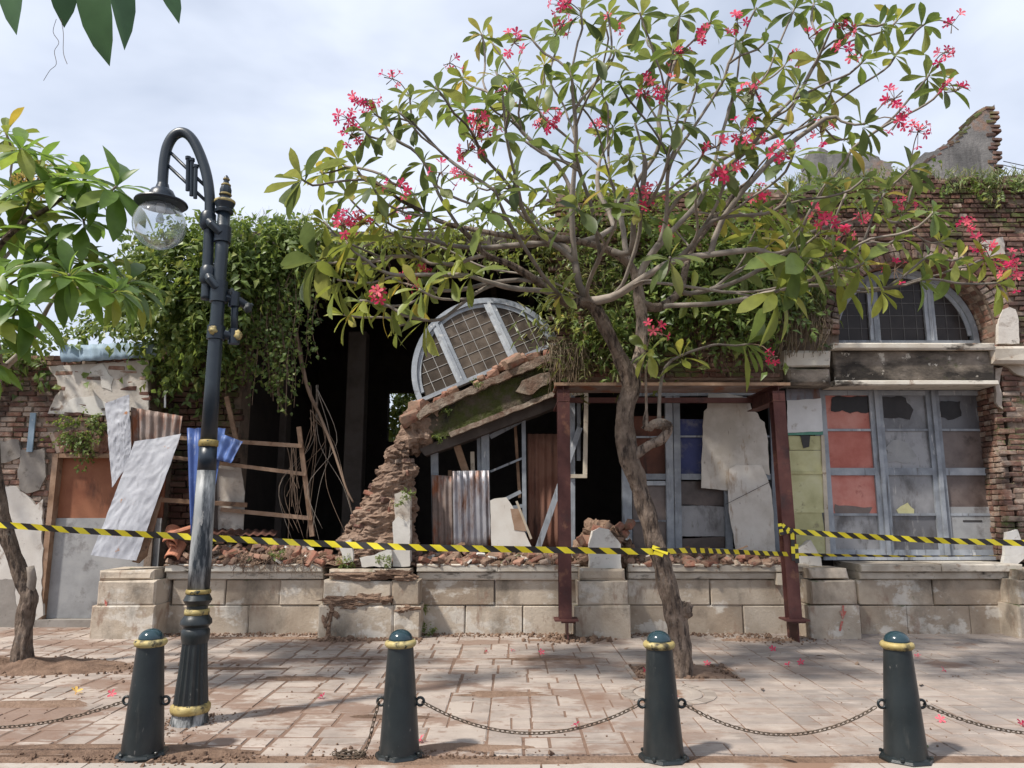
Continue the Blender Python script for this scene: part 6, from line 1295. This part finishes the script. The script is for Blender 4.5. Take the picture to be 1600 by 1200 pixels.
# growth on the middle wall and roof edge
wg = thing('wall_shrubs', V(1130, 590, YW - .2), 'wild bushes and creepers hiding the brickwork behind the frangipani', 'shrub')
P_ = blobs([(1130, 430, YW - .1, 95, 60, .45), (1185, 480, YW - .05, 60, 55, .35), (1065, 430, YW - .05, 55, 60, .4), (1120, 500, YW, 90, 40, .3), (1160, 400, YW, 90, 40, .4), (985, 470, YW + .0, 50, 70, .3), (1200, 430, YW, 70, 60, .3), (1010, 540, YW + .05, 60, 40, .25), (945, 520, YW + .05, 40, 60, .25)], 260, (.06, .15), .45); leaf_cloud('dark_foliage', *P_, 'ivy', wg)
P_ = blobs([(1080, 345, YW - .05, 115, 36, .4), (1200, 318, YW, 95, 26, .4), (1000, 335, YW, 85, 32, .4), (905, 352, YW + .1, 75, 28, .4), (1150, 380, YW - .05, 100, 34, .35), (960, 390, YW, 70, 40, .35), (1290, 300, YW, 60, 14, .3)], 210, (.06, .14), .42); leaf_cloud('upper_foliage', *P_, 'leaf_bright', wg)
P_ = blobs([(905, 490, YW + .05, 34, 90, .25), (925, 430, YW + .05, 50, 60, .3), (850, 400, YW + .15, 50, 22, .3), (915, 555, YW, 28, 36, .2)], 250, (.10, .2), .16, .3); leaf_cloud('narrow_leaves', *P_, 'grass', wg)
P_ = blobs([(895, 460, YW + .2, 35, 70, .25), (840, 390, YW + .3, 60, 22, .3), (960, 330, YW, 60, 30, .3)], 200, (.07, .13), .45); leaf_cloud('foliage', *P_, 'leaf_yellow', wg)
strands('strand', [(rs.uniform(1090, 1215), rs.uniform(480, 540), YW - .1, rs.uniform(560, 596)) for _ in range(40)], wg, 'drytwig', 'ivy', rs, .05, 6)
rg_ = thing('roof_growth', V(680, 390, 10.5), 'straggling yellow-green growth along the dark roof edge over the collapse', 'shrub')
P_ = blobs([(760, 372, 10.5, 95, 17, .3), (650, 374, 10.5, 90, 14, .3), (560, 384, 10.45, 75, 20, .35), (500, 385, 10.4, 45, 30, .35), (850, 362, 10.45, 70, 20, .3), (520, 420, 10.3, 50, 24, .3)], 300, (.07, .14), .45); leaf_cloud('foliage', *P_, 'leaf_yellow', rg_)
strands('strand', [(rs.uniform(500, 860), rs.uniform(378, 395), 10.4, rs.uniform(405, 450)) for _ in range(46)], rg_, 'drytwig', 'ivy', rs, .05, 8)
# dry root mats under the capital and at the fallen lintel end
for (nm, lst, lab) in (('hanging_roots', (1215, 1292, 485, 500, 560, YW - .18, 150), 'dry grey roots and grass draped over the capital beside the intact window'), ('hanging_roots', (858, 915, 530, 552, 622, YW - .12, 130), 'tangled brown roots hanging at the upper end of the fallen lintel')):
    x0, x1, ya, yb2, yc, Y, n = lst; t = thing(nm, V((x0 + x1) / 2, yb2, Y), lab, 'roots'); b = MB()
    for k in range(n):
        x = rs.uniform(x0, x1); a_ = V(x, rs.uniform(ya, yb2), Y + rs.uniform(-.05, .12)); e = V(x + rs.gauss(0, 8), rs.uniform(yb2, yc), Y + rs.uniform(-.1, .05)); m = a_.lerp(e, .5) + Vector((rs.gauss(0, .05), -.06, rs.gauss(.03, .04))); b.tube(catmull([a_, m, e], 4), .0042, 4)
    tag(b.build('root_mass', 'drygrass', t), kind='stuff')
def grass(name, lst, label, mat='grass', h=(.08, .26), parent=None):
    P, Dr, Nn, Ls = [], [], [], []
    for (x0, x1, y0, y1, Y, n) in lst:
        for _ in range(n):
            P.append(V(rs.uniform(x0, x1), rs.uniform(y0, y1), Y + rs.uniform(-.08, .2))); Dr.append((rs.gauss(0, .5), rs.gauss(-.2, .5), 1)); Nn.append((rs.gauss(0, .6), -1, .3)); Ls.append(rs.uniform(*h))
    t = parent or thing(name, np.mean([tuple(p) for p in P], 0).tolist(), label, 'grass'); Ls = np.array(Ls); leaf_cloud('blades', P, Dr, Nn, Ls, .016, mat, t, bend=.35); return t
grass('grass_tuft', [(1225, 1290, 470, 500, YW - .12, 260), (1245, 1290, 440, 480, YW - .05, 160)], 'bright grass tuft growing on the capital left of the intact window')
gt = grass('crest_grass', [(1300, 1600, 268, 288, YW, 420), (1480, 1600, 278, 305, YW - .04, 300), (1230, 1340, 282, 300, YW, 260), (1530, 1565, 290, 330, YW - .03, 120)], 'fresh grass fringing the crest of the brick facade', h=(.06, .2))
P_ = blobs([(1390, 285, YW - .02, 60, 10, .15), (1500, 285, YW - .02, 50, 10, .12), (1570, 295, YW - .02, 40, 16, .12), (1440, 330, YW - .02, 16, 10, .05), (1380, 318, YW - .02, 14, 10, .05), (1460, 310, YW - .02, 12, 8, .05), (1340, 300, YW - .02, 60, 14, .15)], 300, (.04, .08), .6); leaf_cloud('weeds', *P_, 'leaf_bright', gt)
P_ = blobs([(128, 668, YL - .06, 32, 22, .10), (140, 690, YL - .06, 14, 20, .06)], 900, (.03, .06), .6); t = thing('moss_clump', V(128, 690, YL), 'dark green fern clump growing over the boarded doorway', 'plant'); leaf_cloud('fronds', *P_, 'ivy', t)
for x, y, s, Y, lab in ((640, 770, 12, YW - .32, 'small green weed sprouting on the collapsed pier'), (622, 785, 8, YW - .36, 'tiny weed on the plaster remnant of the collapsed pier'), (745, 598, 8, yl - .12, 'small weed in the ledge of the fallen lintel'), (690, 683, 9, yl - .04, 'weed under the mossy fallen lintel'), (700, 640, 8, yl - .03, 'weed on the mossy lintel face'), (876, 545, 20, yl - .05, 'leafy weed at the upper end of the fallen lintel'), (432, 865, 12, YR - .05, 'curled pale weed in the rubble behind the lamp'), (660, 950, 9, YR - .05, 'weed in the plinth corner beside the muddy pier'), (540, 875, 14, YP + .2, 'green weed at the foot of the collapsed pier'), (600, 874, 14, YP + .1, 'green weed among plaster scraps of the collapsed pier'), (668, 985, 14, YR - .1, 'shaded weed at the plinth foot beside the muddy pier'), (1390, 1172, 6, 0, 'low weed at the bolted bollard base'), (1455, 1168, 5, 0, 'sprig of weed behind the bolted bollard base')):
    if Y == 0: c = G(x, y); Y = c.y
    P_ = blobs([(x, y, Y, s * .8, s * .65, .05 * s / 10)], 1400, (.02, .04), .55, spray=4); t = thing('weed', V(x, y + s * .8, Y), lab, 'weed', 'weeds in the ruin'); leaf_cloud('leaves', *P_, 'leaf_bright', t)
bh = thing('backyard_shrub', (V(630, 650, 15.8).x, 15.8, 0), 'sunlit shrub seen through the hole in the dark back wall', 'shrub')
P_ = blobs([(625, 640, 16.2, 55, 40, .6), (640, 690, 16.2, 60, 40, .6), (600, 600, 16.4, 60, 40, .6)], 200, (.1, .2), .5); leaf_cloud('leaves', *P_, 'leaf_bright', bh)
b = MB(); b.tube([(bh.location.x, 16.3, -.1), (bh.location.x + .1, 16.3, 3.4)], [.08, .03], 8); b.build('stem', 'bark', bh)
# ================================================================== SMALL THINGS ON THE GROUND
cr = []
def strew(n, f, s0, s1, lst=cr):
    for _ in range(n):
        p = f(); s = rs.uniform(s0, s1) * (2 if rs.random() < .05 else 1); lst.append((rs.choice(STONES), (p[0], p[1], s * .25), (rs.uniform(-2, 2), rs.uniform(-2, 2), rs.uniform(-2, 2)), (s, s, s * .7)))
strew(900, lambda: (rs.uniform(-5.2, 3.2), YR - .02 - abs(rs.gauss(0, .12)), 0), .008, .03)
strew(260, lambda: (rs.uniform(X(500, YP, 990), X(662, YP, 990)), YP - .03 - abs(rs.gauss(0, .1)), 0), .01, .035)
strew(380, lambda: (rs.uniform(-6, 5), rs.uniform(5, 9.4), 0), .004, .013)
strew(420, lambda: (T1.x + rs.gauss(.1, .6), T1.y + rs.gauss(.05, .22), 0), .008, .03)
strew(350, lambda: (bol[0].x + rs.gauss(.1, .35), bol[0].y + rs.gauss(-.05, .08), 0), .006, .02)
strew(300, lambda: (bol[1].x + rs.gauss(.1, .4), bol[1].y + rs.gauss(-.02, .07), 0), .006, .018)
strew(260, lambda: (LB.x + rs.gauss(0, .17), LB.y + rs.gauss(0, .15), 0), .005, .014)
strew(200, lambda: (rs.uniform(*PIT[:2]), rs.uniform(*PIT[2:]), 0), .01, .03)
strew(240, lambda: (lp0.x + rs.gauss(.15, .2), YS + rs.gauss(.15, .12), 0), .012, .05)
strew(160, lambda: (rp0.x + rs.gauss(-.3, .3), YS + rs.gauss(.1, .12), 0), .01, .03)
dc = merge_pieces('dirt_crumbs', cr, 'soil', None); tag(dc, 'brown earth crumbs scattered over the paving', 'soil')
def sheetlet(c, rx, ry, name, lab, seed):        # thin drift of washed-out earth lying on the paving
    b = MB(); n = 24; vs = [Vector((c.x, c.y, .011))]
    for ring, f in ((1, .55), (2, 1.0)):
        for k in range(n):
            a = 2 * math.pi * k / n; q = f * (1 + .45 * nz((math.cos(a), math.sin(a), seed), 1.7)); vs.append(Vector((c.x + math.cos(a) * rx * q, c.y + math.sin(a) * ry * q, .009 if ring == 1 else -.001)))
    b.add(vs, [(0, 1 + k, 1 + (k + 1) % n) for k in range(n)] + [(1 + k, 1 + n + k, 1 + n + (k + 1) % n, 1 + (k + 1) % n) for k in range(n)])
    return tag(b.build(name, 'soil', None, smooth=True), lab, 'earth drift', 'earth drifts on the paving')
for (x, y, rx, ry, lab) in ((110, 1172, 1.1, .14, 'dark earth drift at the kerb left of the bollard by the lamp'), (300, 1178, .5, .09, 'earth drift between the lamp and the kerb'), (730, 1168, .42, .09, 'earth drift beside the broken-chain bollard'), (560, 1000, .8, .10, 'earth drift at the foot of the muddy pier'), (400, 997, .9, .09, 'earth drift along the plinth behind the lamp'), (790, 1085, .45, .12, 'earth smear on the paving in front of the broken shopfront'), (880, 1000, .4, .12, 'earth heap round the left steel post foot'), (1180, 1000, .5, .1, 'earth heap by the right steel post foot'), (60, 1100, .45, .13, 'earth smear before the left tree'), (470, 1060, .4, .10, 'earth smear in the paving behind the lamp'), (700, 1192, 1.3, .07, 'earth band along the kerb stones'), (600, 1120, .35, .06, 'thin earth smear behind the broken-chain bollard'), (840, 1030, .6, .07, 'earth smear before the left steel post'), (350, 1045, .7, .07, 'earth smear on the paving behind the lamp foot'), (520, 1030, .5, .05, 'thin earth smear before the muddy pier')):
    sheetlet(G(x, y), rx, ry, 'earth_drift', lab, x * .37)
fr_me = FLOW['pink']
for (x, y) in ((174, 1088), (900, 1137), (1020, 1043), (1008, 1052), (1105, 1040), (503, 1092), (846, 1022), (800, 1018), (1434, 1028), (1470, 1128), (1597, 1135), (1475, 1050), (1252, 1038), (1232, 1042), (1208, 1017), (657, 1160), (760, 1020), (1055, 1090)):
    p = G(x, y); o = piece('fallen_flower', rs.choice(fr_me), None, p + Vector((0, 0, .02)), (rs.uniform(-1, 1), rs.uniform(-1, 1), rs.uniform(-3, 3)), (.038,) * 3); tag(o, 'pink frangipani flower fallen on the soil of the planting hole' if (x, y) in ((1020, 1043), (1008, 1052), (1105, 1040)) else 'pink frangipani flower fallen on the paving', 'flower', 'fallen flowers')
yf = piece('fallen_flower', FLOW['flower_yellow'][0], None, G(119, 1085) + Vector((0, 0, .02)), (.4, .2, 1), (.05,) * 3); tag(yf, 'single yellow frangipani flower lying near the earth smear', 'flower')
for (x, y, m) in ((1292, 1030, 'leaf_yellow'), (1340, 1036, 'leaf_yellow'), (1192, 1082, 'leaf_yellow'), (1438, 1074, 'leaf_yellow'), (985, 1014, 'leaf_yellow'), (1215, 1185, 'leaf')):
    p = G(x, y); o = piece('fallen_leaf', rs.choice(LEAF[m]), None, p + Vector((0, 0, .018)), (rs.uniform(-.3, .3), rs.uniform(-.2, .2), rs.uniform(-3, 3)), (.12, .12, .12)); o.data = o.data.copy(); o.data.materials[0] = mats['drytwig']; tag(o, 'dry brown leaf lying on the paving', 'leaf', 'dry leaves on the paving')
# two power lines far right
for k, (a_, c_) in enumerate(((V(1568, 258, 13), V(1760, 300, 16)), (V(1568, 252, 13), V(1760, 290, 16)))):
    b = MB(); b.tube([a_, a_.lerp(c_, .5) - Vector((0, 0, .03)), c_], .008, 5); tag(b.build('cable', 'black'), ('lower', 'upper')[k] + ' of two thin black cables running off the ruined gable', 'cable', 'cables on the gable')
